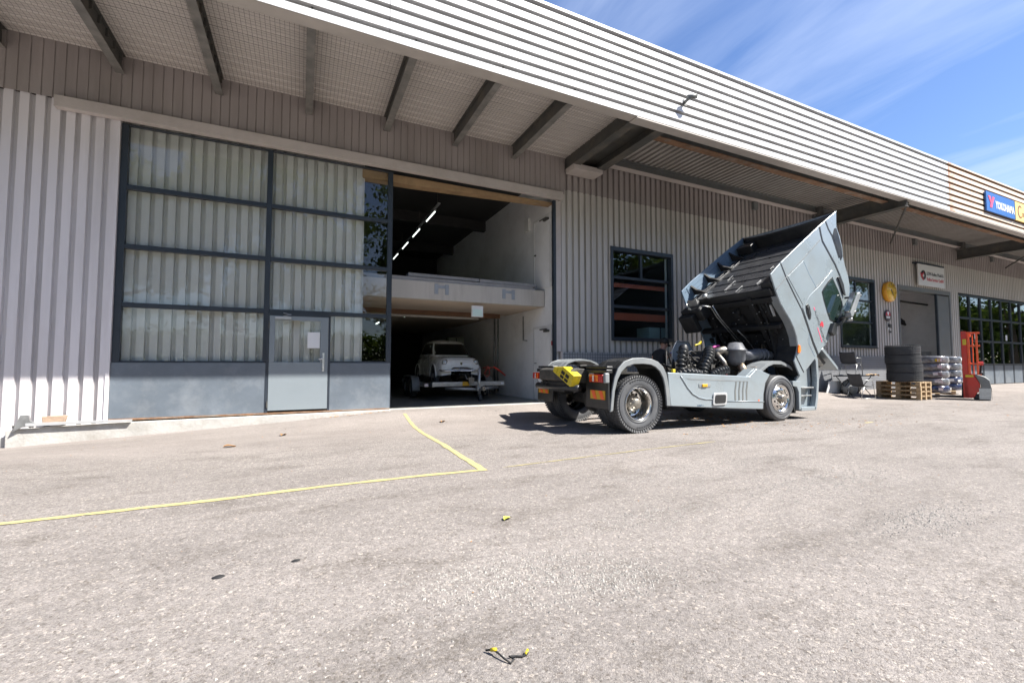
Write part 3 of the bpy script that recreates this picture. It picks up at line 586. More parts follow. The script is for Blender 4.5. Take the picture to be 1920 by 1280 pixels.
# ---------------- windows
def window(x0,x1,z0,z1,name='window',cols=1,ext=0):
    w=MB()
    w.box(x0,x0+.09,-.03,.16,z0,z1); w.box(x1-.09,x1,-.03,.16,z0,z1); w.box(x0+.09,x1-.09,-.03,.16,z1-.12,z1); w.box(x0+.09,x1-.09,-.03,.16,z0,z0+.08)
    H=z1-z0-.2; za=z0+.08+H*.36; zb=z0+.08+H*.70
    for z in (za,zb): w.box(x0+.09,x1-.09,.06,.13,z-.04,z+.04)
    w.box((x0+x1)/2-.04,(x0+x1)/2+.04,.06,.13,zb+.04,z1-.12)
    fr=w.build(name,'frame',BD,bev=.005)
    for a,b in ((z0+.08,za-.04),(za+.04,zb-.04)):
        MB().box(x0+.09,x1-.09,.09,.096,a,b).build('pane','glass_win',fr)
    MB().box(x0+.09,(x0+x1)/2-.04,.09,.096,zb+.04,z1-.12).build('pane','glass_win',fr); MB().box((x0+x1)/2+.04,x1-.09,.09,.096,zb+.04,z1-.12).build('pane','glass_win',fr)
    MB().box(x1-.19,x1-.13,.135,.16,z0+.1,z1-.13).build('blind_cord','white_plastic',fr)
    MB().box(x0-.01,x1+.01,-.07,-.032,z0-.03,z0).build('sill','frame',fr)
window(8.16,10.60,1.97,4.73); window(19.52,22.10,1.95,4.85)
# rooms behind
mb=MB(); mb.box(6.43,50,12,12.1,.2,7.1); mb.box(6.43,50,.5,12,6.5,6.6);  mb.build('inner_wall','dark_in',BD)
MB().box(29.2,29.3,.12,12,.2,6.5).build('partition_wall','white_wall',BD); MB().box(23.6,23.7,.12,12,.2,6.5).build('partition_wall','white_wall',BD); MB().box(23.7,29.2,.4,7.6,5.0,5.05).build('bay_bounce_ceiling','white_wall',BD); MB().box(23.7,29.2,.1,7.6,.215,.222).build('bay_bounce_floor','concrete',BD)  # white ceiling and pale floor added to bounce light, left partition whitened too
for z in (3.57,2.58):
    mb=MB(); mb.box(6.6,11.5,.17,.21,z,z+(.12 if z>3 else .22)); mb.build('racking_beam','orange_beam',BD)
t=empty('work_cabinet',(10.35,.62,.22),'pale blue cabinet inside the workshop behind the square window','cabinet'); mb=MB(); mb.box(-.45,.45,-.3,.3,0,2.2); mb.build('case',mat('cabinet_blue',(.28,.40,.42),.5,var=.1),t,bev=.02); mb=MB(); mb.box(-.02,.02,-.31,-.3,.1,2.2); mb.build('seam','black',t)
# door opening on the right
mb=MB(); mb.box(23.93,24.05,-.02,.3,.2,4.80); mb.box(28.62,28.76,-.02,.3,.2,4.80); mb.box(24.05,28.62,-.02,.3,4.62,4.80); mb.build('door_surround','steel_grey',BD,bev=.004)
mb=MB(); mb.box(23.8,29.38,7.6,7.7,.2,6.4); mb.build('inner_wall','white_wall',BD)
mb=MB(); mb.box(27.5,28.6,.0,.06,.25,4.55); mb.build('door_leaf','steel_grey',BD,bev=.005)
mb=MB(); mb.box(27.4,27.5,-.01,.08,.25,4.6); mb.build('door_post','frame',BD)
mb=MB(); mb.box(29.12,29.18,1.0,4.2,1.0,1.9)
for i in range(22): mb.box(29.09,29.119,1.05+i*.14,1.12+i*.14,1.0,1.85)
mb.build('radiator','lightgrey_metal',BD)
mb=MB(); mb.tube([(24.1,1.6,3.55),(27.3,1.6,3.58),(27.9,1.6,3.42),(28.0,1.5,3.25)],[.16,.16,.13,.04],10); mb.build('hanging_hose','black',BD)
mb=MB(); mb.tube([(24.1,.8,4.3),(28.5,.8,4.25)],.05,8); mb.build('door_track','black',BD)
mb=MB(); mb.box(25.6,26.0,2.45,2.6,.2,3.3); mb.build('door_jamb','beige_metal',BD)
# folding glazed doors at the far right: panels of 3 glazed rows over a steel base
FD=empty('folding_door',(0,0,0),'wide dark framed folding glazed door at the far right end','door')
x=29.62
for i in range(12):
    x0=x+i*1.23; x1=x0+1.22
    mb=MB(); mb.box(x0,x0+.07,.02,.1,.24,4.82); mb.box(x1-.07,x1,.02,.1,.24,4.82)
    for z in (1.25,2.45,3.6,4.75): mb.box(x0+.07,x1-.07,.025,.095,z-.05,z+.05)
    lf=mb.build('door_leaf','frame',FD)
    MB().box(x0+.07,x1-.07,.03,.06,.24,1.2).build('sheet_panel','gate_sheet',lf)
    for a,b in ((1.30,2.40),(2.50,3.55),(3.65,4.70)): MB().box(x0+.07,x1-.07,.06,.066,a,b).build('pane','glass_win',lf)
    if i%3==1: MB().box(x0+.3,x0+.5,-.002,.01,2.55,2.85).build('sticker','paper',lf)
# ---------------- signs
s=empty('brand_sign_board',(23.45,-3.08,7.10),'blue sign board with white lettering on the canopy fascia','sign')
MB().box(0,2.55,-.05,0,0,.76).build('board','blue',s)
text('lettering','YOKOHAMA',.40,'txtwhite',s,(.78,-.052,.20),(PI/2,0,0),sx=.74,bold=.012)
MB().prism([(.13,.60),(.33,.60),(.42,.42),(.50,.60),(.70,.60),(.50,.30),(.44,.16),(.26,.16),(.33,.34)],-.06,-.052).build('logo','pink',s)
s=empty('brand_sign_board',(26.06,-3.08,7.10),'yellow sign board with brown lettering at the right edge of the fascia','sign')
MB().box(0,3.6,-.05,0,0,.76).build('board','signyel',s)
text('lettering','ontinental',.40,'txtbrown',s,(.62,-.052,.20),(PI/2,0,0),sx=.8)
mb=MB(); P=[(.45+.24*math.cos(a),.38+.27*math.sin(a)) for a in [R(50+i*13) for i in range(21)]]
Q=[(.47+.17*math.cos(a),.38+.20*math.sin(a)) for a in [R(50+i*13) for i in range(21)]]
for i in range(20): mb.b.faces.new([mb.b.verts.new((p[0],-.055,p[1])) for p in (P[i],P[i+1],Q[i+1],Q[i])])
mb.build('logo','txtbrown',s)
s=empty('company_sign',(25.40,-.02,4.88),'white company sign with dark and red lettering above the open doorway','sign')
MB().box(0,2.42,-.16,-.10,0,.98).build('board','signwhite',s,bev=.01)
MB().box(-.12,2.45,-.15,.02,.985,1.06).build('bracket','frame',s)
text('lettering','LKW-Reifen Mobil &',.235,'txtblack',s,(.72,-.162,.50),(PI/2,0,0),sx=.80)
text('lettering','Reifen-Service GmbH',.235,'txtred',s,(.72,-.162,.24),(PI/2,0,0),sx=.77)
mb=MB(); mb.lathe([(.10,0),(.22,0),(.22,.01),(.10,.01)],c=(.42,-.172,.48),axis='y',n=28); mb.build('tyre_logo','txtblack',s)
MB().prism([(.12,.60),(.18,.42),(.36,.22),(.42,.24),(.30,.44),(.46,.56),(.40,.62),(.26,.50)],-.178,-.174).build('arrow_logo','txtred',s)
# clock
c=empty('wall_clock',(23.05,-.02,4.40),'round orange drum clock on the cladding beside the doorway','clock')
mb=MB(); mb.lathe([(0.001,-.16),(.41,-.16),(.44,-.14),(.44,0),(0.001,0)],axis='y',n=40); mb.build('case','clock',c)
mb=MB(); mb.lathe([(0.001,-.166),(.40,-.166),(.40,-.162)],axis='y',n=40); f=mb.build('dial','clock_face',c)
mb=MB()
for k in range(12):
    a=k*PI/6; mb.prism([(math.sin(a)*.30-.012,math.cos(a)*.30-.012),(math.sin(a)*.30+.012,math.cos(a)*.30-.012),(math.sin(a)*.34+.012,math.cos(a)*.34+.012),(math.sin(a)*.34-.012,math.cos(a)*.34+.012)],-.172,-.168)
mb.build('hour_mark','txtbrown',c)
mb=MB()
for a,L,w in ((R(150),.20,.022),(R(-35),.12,.03)):
    d=Vector((math.sin(a),math.cos(a))); n_=Vector((d.y,-d.x)); mb.prism([tuple(-d*.04+n_*w),tuple(d*L+n_*w*.5),tuple(d*L-n_*w*.5),tuple(-d*.04-n_*w)],-.18,-.176)
mb.build('hand','txtblack',c)
c=empty('round_sign',(22.95,-.03,3.36),'small round black sign with red tyre emblem below the orange clock','sign')
mb=MB(); mb.lathe([(0.001,-.03),(.24,-.03),(.25,-.02),(.25,0),(0.001,0)],axis='y',n=32); mb.build('disc','txtblack',c)
mb=MB(); mb.prism([(.19*math.cos(R(a)),.19*math.sin(R(a))) for a in range(0,181,15)],-.034,-.031); mb.build('emblem','txtred',c)
MB().prism([(-.09,.17),(.09,.17),(.03,.02),(-.03,.02)],-.037,-.035).build('emblem','txtwhite',c)
MB().prism([(-.16,-.02),(.16,-.02),(.13,-.12),(-.13,-.12)],-.036,-.031).build('emblem','signwhite',c)
c=empty('key_box',(23.02,-.03,2.78),'small dark key box on the cladding under the round sign','box')
MB().box(-.02,.14,-.06,0,.05,.22).build('case','steel_dark',c,bev=.01); MB().box(-.12,-.02,-.03,0,-.02,.08).build('tag','signwhite',c)
MB().box(.03,.11,-.05,0,-.16,-.08).build('lock','steel_dark',c)
# ---------------- tractor truck (local: x forward, y away from camera, z up)
T=empty('tractor_truck',(5.61,-2.78,0),'pale blue grey two axle tractor truck with its cab tilted fully forward','truck')
def K(a,lat,b): return Vector((3.77+.576*a+.817*b,lat,3.25-.817*a+.576*b))
KM=Matrix(((.576,0,.817,3.77),(0,1,0,0),(-.817,0,.576,3.25),(0,0,0,1)))
def lugs(mb,r,y0,y1,n=58,h=.012,skew=.35):
    w=(y1-y0)
    for row,(a0,a1) in enumerate(((0.0,.30),(.35,.65),(.70,1.0))):
        for k in range(n):
            a=2*PI*(k+.5*(row%2))/n; da=2*PI/n*.33
            ya,yb=y0+w*a0,y0+w*a1; sk=2*PI/n*skew*(1 if row!=1 else -1)
            vs=[]
            for rr in (r-.004,r+h):
                for yy,s in ((ya,0),(yb,sk)):
                    for d in (-da,da):
                        vs.append(mb.b.verts.new((rr*math.cos(a+d+s),yy,rr*math.sin(a+d+s))))
            for f in ((4,5,7,6),(0,1,5,4),(2,6,7,3),(0,4,6,2),(1,3,7,5)):
                mb.b.faces.new([vs[i] for i in f]).material_index=0
def tyre_mesh(r=.53,ri=.295,y0=-.15,y1=.15,n=56,name='tyre',parent=None,lug=True,mats=('rubber','rubber_side')):
    mb=MB(); w=y1-y0
    prof=[(ri,y0+.045),(ri+.02,y0+.02),(ri+.06,y0+.004),(r-.12,y0-.004),(r-.06,y0+.004),(r-.02,y0+.018),(r-.012,y0+.03),(r-.012,y1-.03),(r-.02,y1-.018),(r-.06,y1-.004),(r-.12,y1+.004),(ri+.06,y1-.004),(ri+.02,y1-.02),(ri,y1-.045)]
    mb.lathe(prof,axis='y',n=n,mis=[1,1,1,1,1,0,0,0,1,1,1,1,1]); 
    if lug: lugs(mb,r-.014,y0+.02,y1-.02)
    else:
        for yy in (.25,.5,.75): pass
    if lug:
        for k in range(58):
            a=2*PI*k/58; da=2*PI/58*.30
            for yy,d in ((y0,-1),(y1,1)):
                vs=[]
                for rr,off in ((r-.052,.004),(r-.004,-.018)):
                    for o_ in (0,.012):
                        for s_ in (-da,da): vs.append(mb.b.verts.new((rr*math.cos(a+s_),yy-d*off+d*(o_-.004),rr*math.sin(a+s_))))
                for f in ((0,1,3,2),(4,6,7,5),(0,4,5,1),(2,3,7,6),(0,2,6,4),(1,5,7,3)): mb.b.faces.new([vs[i] for i in f]).material_index=0
    # sidewall ribs
    for rr in (ri+.035,r-.075): mb.mi=1; mb.lathe([(rr-.005,y0+.003),(rr-.003,y0-.009),(rr+.003,y0-.009),(rr+.005,y0+.003)],axis='y',n=n)
    return mb.build(name,list(mats),parent,norm=True)
def wheel(name,loc,kind,parent,label=None,flip=False):
    e=bpy.data.objects.new(name,None); COL.objects.link(e); e.parent=parent; e.location=loc; e.empty_display_size=.2
    if flip: e.rotation_euler=(0,0,PI)
    if kind=='rear':
        tyre_mesh(y0=0.0,y1=.29,parent=e); tyre_mesh(y0=.33,y1=.62,parent=e)
        mb=MB(); mb.lathe([(.305,.028),(.300,.012),(.290,.012),(.282,.035),(.275,.06),(.268,.075),(.262,.17),(.250,.225),(.225,.245),(.15,.247),(.135,.235)],axis='y',n=56); mb.build('rim','alu_pol',e)
        for k in range(10):
            a=2*PI*k/10+.2; mb=MB(); mb.lathe([(.001,.0),(.026,.0),(.026,.01),(.001,.01)],c=(.205*math.cos(a),.236,.205*math.sin(a)),axis='y',n=14); mb.build('rim_hole','black',e)
        mb=MB()
        mb.b.free()
        mb=MB(); mb.lathe([(.15,.245),(.148,.16),(.135,.13),(.10,.11),(.095,.06),(.075,.045),(.001,.045)],axis='y',n=32)
        for k in range(10):
            a=2*PI*k/10; mb.lathe([(.019,.245),(.019,.215),(.012,.20),(.001,.20)],c=(.17*math.cos(a),0,.17*math.sin(a)),axis='y',n=6)
        for k in range(8):
            a=2*PI*k/8; mb.lathe([(.016,.12),(.016,.10),(.001,.10)],c=(.115*math.cos(a),-.005,.115*math.sin(a)),axis='y',n=6)
        mb.build('hub','steel_hub',e)
    else:
        tyre_mesh(r=.515,y0=0.0,y1=.32,parent=e,lug=False)
        mb=MB(); mb.lathe([(.305,.028),(.300,.010),(.290,.008),(.283,.03),(.262,.05),(.250,.045),(.235,.02),(.20,.0),(.15,-.01),(.13,.0),(.125,.03)],axis='y',n=56); mb.build('rim','alu_pol',e)
        for k in range(10):
            a=2*PI*k/10+.3; mb=MB(); mb.lathe([(.001,0),(.021,0),(.021,.01),(.001,.01)],c=(.218*math.cos(a),.0,.218*math.sin(a)),axis='y',n=14); mb.build('rim_hole','black',e)
        mb=MB(); mb.lathe([(.128,.04),(.115,.015),(.09,-.02),(.085,-.06),(.06,-.075),(.001,-.075)],axis='y',n=28)
        for k in range(10):
            a=2*PI*k/10; mb.lathe([(.016,-.0),(.016,-.035),(.001,-.035)],c=(.167*math.cos(a),0,.167*math.sin(a)),axis='y',n=6)
        mb.build('hub','steel_hub',e)
    return e
rwl=wheel('rear_wheel',(0,-1.30,.53),'rear',T); wheel('rear_wheel',(0,1.30,.53),'rear',T,flip=True)
fwl=wheel('front_wheel',(4.03,-1.28,.505),'front',T); wheel('front_wheel',(4.03,1.28,.505),'front',T,flip=True)
for ch in [c for c in bpy.data.objects if c.parent in (rwl,)][:1]: pass
def ringtext(word,r,a0,step,y,par,size):
    mbs=[]
    tmp=[]
    for i,ch in enumerate(word):
        a=a0+step*i
        c=bpy.data.curves.new('c','FONT'); c.body=ch; c.size=size; c.extrude=.003; c.align_x='CENTER'
        t=bpy.data.objects.new('c',c); COL.objects.link(t); bpy.context.view_layer.update()
        me=bpy.data.meshes.new_from_object(t.evaluated_get(bpy.context.evaluated_depsgraph_get())); bpy.data.objects.remove(t)
        sgn=-1 if step>0 else 1
        # letter up = radial outwards (top word) or inwards (bottom word)
        up=Vector((math.cos(a),0,math.sin(a)))*(1 if step<0 else -1); ri=Vector((-up.z*-1,0,-up.x)) 
        ri=up.cross(Vector((0,-1,0))).normalized()*-1
        mt=Matrix(((ri.x,up.x,0,math.cos(a)*r),(0,0,-1,y),(ri.z,up.z,0,math.sin(a)*r),(0,0,0,1)))
        me.transform(mt); tmp.append(me)
    b=bmesh.new()
    for me in tmp: b.from_mesh(me)
    me=bpy.data.meshes.new('lettering'); b.to_mesh(me); me.materials.append(M['rubber']); o=bpy.data.objects.new('lettering',me); COL.objects.link(o); o.parent=par; return o
ringtext('REGIONAL',.465,R(-98),R(7.6),-.006,rwl,.07); ringtext('REGIONAL',.42,R(118),R(-8),-.006,rwl,.07)
# chassis frame
mb=MB()
for l in (-.43,.43):
    mb.box(-1.0,4.9,l-.04,l+.04,.80,.815); mb.box(-1.0,4.9,l-.04,l+.04,1.06,1.075); mb.box(-1.0,4.9,l-.004+.036*(1 if l<0 else -1),l+.004+.036*(1 if l<0 else -1),.816,1.059)
for s in (-.6,.4,1.4,2.4,3.4,4.4): mb.box(s-.05,s+.05,-.39,.39,.86,1.0)
mb.build('chassis_frame','chassis',T)
# rear cross member + top plates, tail beam
mb=MB(); mb.prism([(-.95,.90),(-1.03,.95),(-1.03,1.14),(-.90,1.18),(-.55,1.15),(-.55,.9)],-.62,.62)
mb.build('rear_cross_member','chassis',T,bev=.012)
mb=MB(); mb.tube([(-.93,-.72,.80),(-.93,.85,.80)],.07,10); mb.box(-.98,-.86,-.30,.30,.72,.92); mb.box(-1.0,-.9,-.6,.6,.86,.90); mb.build('underrun_bar','blackp',T)
mb=MB(); mb.tube([(0,-.75,.53),(0,.75,.53)],.11,12); mb.lathe([(.001,-.3),(.18,-.26),(.27,-.1),(.27,.1),(.18,.26),(.001,.3)],c=(-.0,0,.53),axis='y',n=20); mb.tube([(.2,0,.6),(2.2,0,.75)],.07,10); mb.build('rear_axle','chassis',T)
mb=MB(); mb.tube([(4.03,-1.0,.50),(4.03,1.0,.50)],.07,10); mb.box(3.3,4.8,-.5,-.42,.62,.68); mb.box(3.3,4.8,.42,.5,.62,.68); mb.box(2.4,2.75,-.35,.35,.35,.62); mb.build('front_axle','chassis',T)
for l in (-.55,.55):
    mb=MB()
    for s in (-.42,.42): mb.lathe([(.001,.0),(.12,.0),(.15,.06),(.13,.12),(.15,.18),(.12,.24),(.001,.24)],c=(s,l,.62),axis='z',n=16)
    mb.build('air_spring','black',T)
# fifth wheel plate
mb=MB(); P=[]
for k in range(25):
    a=R(40+k*280/24); P.append((.35+.50*math.cos(a),.46*math.sin(a)))
P+=[(.55,-.10),(.42,-.06),(.42,.06),(.55,.10)]
P=[(-.25,-.42),(-.42,-.30),(-.45,-.12),(-.12,-.05),(-.12,.05),(-.45,.12),(-.42,.30),(-.25,.42),(.25,.45),(.5,.35),(.55,.15),(.55,-.15),(.5,-.35),(.25,-.45)]
mb.prism([(x+.12,y) for x,y in P],1.20,1.245,'xy'); mb.box(-.2,.5,-.38,-.3,1.08,1.2); mb.box(-.2,.5,.3,.38,1.08,1.2); mb.build('fifth_wheel','chassis',T,bev=.01)
# rear mudguards
def arcpts(cx,cz,r,a0,a1,n,sq=1.0):
    return [(cx+r*math.cos(R(a0+(a1-a0)*i/n)),cz+sq*r*math.sin(R(a0+(a1-a0)*i/n))) for i in range(n+1)]
def guard_profile(): # outer edge of the near wheel arch, from rear bottom over the top to front bottom
    return [(-.665,.41),(-.62,.78),(-.56,1.02),(-.47,1.19),(-.33,1.31),(-.14,1.365),(.10,1.375),(.30,1.355),(.46,1.30),(.58,1.21),(.66,1.07),(.70,.90),(.735,.68),(.75,.46)]
def inner_profile(): return [(-.60,.43),(-.555,.78),(-.49,.98),(-.40,1.12),(-.28,1.215),(-.12,1.255),(.10,1.26),(.28,1.245),(.40,1.20),(.50,1.12),(.575,1.0),(.615,.86),(.64,.68),(.655,.47)]
go,gi=guard_profile(),inner_profile()
for sgn in (-1,1):
    y0,y1=(-1.31,-1.27) if sgn<0 else (1.27,1.31)
    mb=MB(); mb.prism(go+gi[::-1],y0,y1); 
    mg=mb.build('mudguard','fender',T,bev=.012)
    top=[(x+.0,z) for x,z in go]
    ins=[(x*.96,z-.028) for x,z in go]
    mb=MB(); ya,yb=(-1.268,-.62) if sgn<0 else (.62,1.268)
    mb.prism([(x*.985,z-.008) for x,z in go[1:]]+[(x*.93,z-.04) for x,z in go[1:]][::-1],ya,yb); 
    for q in (.2,.75):
        yy=ya+(yb-ya)*q; mb.prism([(x*.99,z+.006) for x,z in go[2:-1]]+[(x*.985,z-.008) for x,z in go[2:-1]][::-1],yy,yy+.05)
    mb.build('mudguard_shell',['blackp'] if sgn<0 else ['fender'],mg)
    mb=MB(); mb.box(-.70,-.665,ya-.03 if sgn<0 else ya,yb if sgn<0 else yb+.03,.45,1.02); fl=mb.build('mud_flap','blackp',mg,bev=.01)
    # hazard stripe plate (diagonal yellow / orange)
    yc0,yc1=(-1.22,-.78) if sgn<0 else (.78,1.22)
    MB().box(-.715,-.702,yc0,yc1,.62,.78).build('marker_plate','refl_y',fl)
    mb=MB()
    n=2
    for k in range(n):
        w=(yc1-yc0)/n; y=yc0+k*w
        mb.prism([(y+.01,.622),(y+w*.45,.622),(y+w*.85,.778),(y+w*.35,.778)],-.722,-.716,'yz')
    mb.build('marker_stripe','refl_o',fl)
    # lamp cluster
    yl=(-1.26,-.86) if sgn<0 else (.98,1.34)
    e=MB(); e.box(-.80,-.70,yl[0],yl[1],.93,1.07); lc=e.build('tail_lamp','red',T,bev=.012)
    w=yl[1]-yl[0]
    MB().box(-.806,-.80,yl[0]+w*.60,yl[0]+w*.72,.945,1.055).build('reverse_lamp','lampwhite',lc)
    MB().box(-.806,-.80,yl[0]+w*.30,yl[0]+w*.46,.945,1.055).build('indicator_lamp','orange',lc)
    # lamp bracket box + shelf
    mb=MB(); mb.box(-.72,-.58,yl[0]-.02 if sgn<0 else .66,-.66 if sgn<0 else yl[1]-.04,1.09,1.16); mb.box(-.70,-.56,ya if sgn<0 else ya,yb,1.17,1.22); mb.build('lamp_carrier','blackp',T,bev=.015)
mb=MB(); mb.box(-.79,-.69,-1.335,-1.27,.92,1.10); mb.build('side_lamp_cap','fender',T,bev=.02)
# number plate
pl=MB().box(-.925,-.91,.56,.86,.78,.93).build('number_plate','signwhite',T,bev=.004)
# side skirt
sk=[(.76,.46),(.72,.80),(.70,1.10),(2.95,1.00),(3.02,1.02),(3.20,1.15),(3.26,1.155),(3.66,1.03),(3.50,.85),(3.43,.62),(3.40,.29),(2.6,.335),(1.6,.40)]
mb=MB(); mb.prism(sk,-1.30,-1.24); S=mb.build('side_skirt','truck',T,bev=.018)
mb=MB(); mb.prism([(.74,1.06),(.74,1.10),(2.95,.998),(2.95,.96)],-1.238,-.95); mb.prism([(2.95,1.0),(3.2,1.15),(3.26,1.155),(3.62,1.04),(3.6,1.0),(3.2,1.1),(3.0,.97)],-1.238,-1.0); mb.build('skirt_top','truck',S,bev=.006)
mb=MB(); mb.prism([(.755,.46),(.715,.80),(.695,1.10),(.66,1.10),(.68,.8),(.715,.46)],-1.29,-1.02); mb.build('skirt_edge_trim','blackp',S)
mb=MB(); mb.prism([(3.42,.29),(3.45,.62),(3.52,.85),(3.68,1.03),(3.64,1.05),(3.47,.88),(3.40,.65),(3.385,.31)],-1.296,-1.02); mb.prism([(3.40,.29),(3.47,.29),(3.50,.6),(3.56,.82),(3.72,.98),(3.68,1.02),(3.52,.85),(3.45,.6)],-1.23,-1.0); mb.build('wheel_arch_edge','blackp',S)
# raised sweep line (proud bead) on the skirt
pt=[(1.02,1.035),(1.10,.93),(1.20,.80),(1.33,.68),(1.50,.60),(1.68,.565),(1.86,.555)]
mb=MB(); mb.tube([(a,-1.302,b) for a,b in pt],.014,6); mb.tube([(2.27,-1.302,.50),(3.0,-1.302,.475),(3.42,-1.302,.45)],.010,6); mb.build('styling_bead','truck',S)
mb=MB(); 
mb.prism([(1.16,.985),(2.9,.905),(2.9,.885),(1.25,.955)],-1.303,-1.3005); mb.build('recess_line','fender',S)
for k in range(4):
    x=2.52+k*.115
    MB().prism([(x+.035,.90),(x+.075,.898),(x+.035,.70),(x+.035,.50),(x-.005,.50),(x-.005,.70)],-1.304,-1.3).build('vent_slot','steel_grey',S)
# exhaust outlet
def rrect(cx,cz,w,h,r,n=4,sk=0):
    P=[]
    for (sx,sz,a0) in ((1,1,0),(-1,1,90),(-1,-1,180),(1,-1,270)):
        for i in range(n+1):
            a=R(a0+90*i/n); z=sz*(h-r)+r*math.sin(a); P.append((cx+sx*(w-r)+r*math.cos(a)+sk*z,cz+z))
    return P
ex=MB(); ex.prism(rrect(2.07,.555,.20,.125,.05,sk=.12),-1.325,-1.302); X_=ex.build('exhaust_outlet','lightgrey_metal',S,bev=.01)
MB().prism(rrect(2.07,.555,.155,.085,.04,sk=.12),-1.330,-1.326).build('exhaust_opening','black',X_)
MB().box(1.50,1.82,-1.31,-1.3,.80,.87).build('marker_lamp_base','fender',S,bev=.004); MB().box(1.58,1.72,-1.325,-1.31,.805,.865).build('side_marker_lamp','refl_y',S,bev=.006)
MB().box(3.24,3.28,-1.305,-1.3,.47,.50).build('sticker','refl_o',S)
text('lettering','EURO 6',.05,'truck_shade',S,(1.45,-1.302,.43),(PI/2,R(1),0),ext=.002)
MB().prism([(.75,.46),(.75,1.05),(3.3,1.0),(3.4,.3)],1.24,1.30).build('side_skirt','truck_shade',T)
# tank behind skirt
mb=MB(); mb.tube([(.9,-.85,.72),(2.9,-.85,.70)],.27,16); mb.build('fuel_tank','chassis',T)
# engine and hoses
mb=MB(); mb.prism([(2.7,.55),(2.7,1.35),(2.9,1.48),(4.0,1.45),(4.5,1.3),(4.6,.6)],-.38,.38); mb.box(2.9,3.9,-.2,.2,1.46,1.58); mb.build('engine','chassis',T,bev=.03)
MB().prism([(2.1,.7),(2.1,1.1),(2.3,1.25),(2.698,1.25),(2.698,.7)],-.3,.3).build('gearbox','chassis',T,bev=.03)
rnd=random.Random(3); mb=MB()
for i in range(46):
    x,y=rnd.uniform(2.35,4.2),rnd.uniform(-.8,.8); z=rnd.uniform(1.0,1.18 if x<3.1 else 1.42); w=rnd.uniform(.04,.12); 
    mb.box(x,x+w*1.6,y,y+w,z,z+w*rnd.uniform(.6,1.6),Matrix.Translation((x,y,z))@Matrix.Rotation(rnd.uniform(0,.6),4,'Z')@Matrix.Translation((-x,-y,-z)))
mb.build('engine_fittings','chassis',T)
def coilhose(name,path,r,m,par=T,fin=.028,turns=30):
    mb=MB(); P=[Vector(p) for p in path]
    def at(t):
        f=t*(len(P)-1); i=min(int(f),len(P)-2); u=f-i
        p0=P[max(i-1,0)];p1=P[i];p2=P[i+1];p3=P[min(i+2,len(P)-1)]
        return .5*((2*p1)+(-p0+p2)*u+(2*p0-5*p1+4*p2-p3)*u*u+(-p0+3*p1-3*p2+p3)*u**3)
    n=turns*6; pts=[at(i/n) for i in range(n+1)]; rr=[r*.62+ (fin if (i%6) in (2,3) else (fin*.5 if (i%6)==4 else 0)) for i in range(n+1)]
    mb.tube(pts,rr,14); return mb.build(name,m,par)
coilhose('coiled_air_line',[(1.62,-.75,1.05),(1.66,-.7,1.28),(1.82,-.62,1.52),(1.95,-.5,1.60)],.085,'blackp',turns=9,fin=.05)
coilhose('coiled_air_line',[(2.12,-.85,1.02),(2.20,-.82,1.20),(2.44,-.74,1.40),(2.62,-.6,1.58)],.105,'blackp',turns=10,fin=.058)
coilhose('coiled_air_line',[(2.25,-.95,1.02),(2.50,-.95,1.10),(2.74,-.95,1.14)],.09,'blackp',turns=7,fin=.045)
coilhose('coiled_air_line',[(1.3,-.9,1.04),(1.62,-.95,1.10),(1.95,-.95,1.05)],.075,'blackp',turns=8,fin=.04)
mb=MB()
for i in range(22):
    a=Vector((rnd.uniform(1.6,3.2),rnd.uniform(-.9,0),1.02)); b=a+Vector((rnd.uniform(-.3,.5),rnd.uniform(-.1,.3),rnd.uniform(.2,.55))); c=b+Vector((rnd.uniform(.1,.5),rnd.uniform(-.2,.3),rnd.uniform(-.3,.1)))
    mb.tube([a,a.lerp(b,.5)+Vector((0,0,.1)),b,b.lerp(c,.5)+Vector((0,0,.06)),c],rnd.uniform(.010,.022),6)
mb.build('cable_loom','black',T)
# air intake canister (conical lid) and duct
mb=MB(); mb.lathe([(.001,1.22),(.13,1.24),(.20,1.36),(.205,1.56),(.235,1.565),(.235,1.585),(.205,1.60),(.14,1.74),(.001,1.76)],c=(3.32,-.72,0),axis='z',n=28); mb.build('air_intake','duct',T)
mb=MB()
mb.tube([(3.50,-.72,1.46),(3.9,-.70,1.47),(4.3,-.68,1.49),(4.55,-.64,1.46),(4.68,-.56,1.34)],[.125,.125,.13,.13,.12],18)
for x in (4.02,4.16,4.30): mb.lathe([(.125,0),(.15,.0),(.15,.03),(.125,.03)],c=(x,-.69,1.475),axis='x',n=20)
mb.build('intake_duct','duct',T)
mb=MB(); mb.tube([(3.38,-.85,1.0),(3.38,-.85,1.14),(3.36,-.80,1.24)],.085,14); mb.build('metal_elbow','beige_metal',T)
mb=MB(); mb.tube([(2.85,-.55,1.52),(3.1,-.58,1.58),(3.2,-.65,1.5)],.09,12); mb.tube([(2.85,-.6,1.5),(2.9,-.75,1.3),(2.95,-.8,1.05)],.05,10); mb.build('turbo_pipe','steel_hub',T)
mb=MB(); mb.tube([(2.80,-.50,1.60),(2.92,-.5,1.66),(3.06,-.5,1.67)],.03,8); mb.build('red_hose',mat('magenta_hose',(.55,.05,.28),.5,var=.1),T)
MB().prism([(2.78,1.68),(2.80,1.72),(2.92,1.75),(2.98,1.81),(3.02,1.80),(2.98,1.73)],-.06,-.02).build('yellow_clip','yellow',T,bev=.01)
MB().box(2.78,2.82,-.9,-.82,1.02,1.16).build('red_cap','red',T,bev=.01); MB().box(.98,1.05,-1.15,-1.1,1.09,1.16).build('yellow_cap','yellow',T,bev=.01)
MB().box(3.62,3.80,-1.0,-.85,1.03,1.2).build('bracket_block','beige_metal',T,bev=.01)
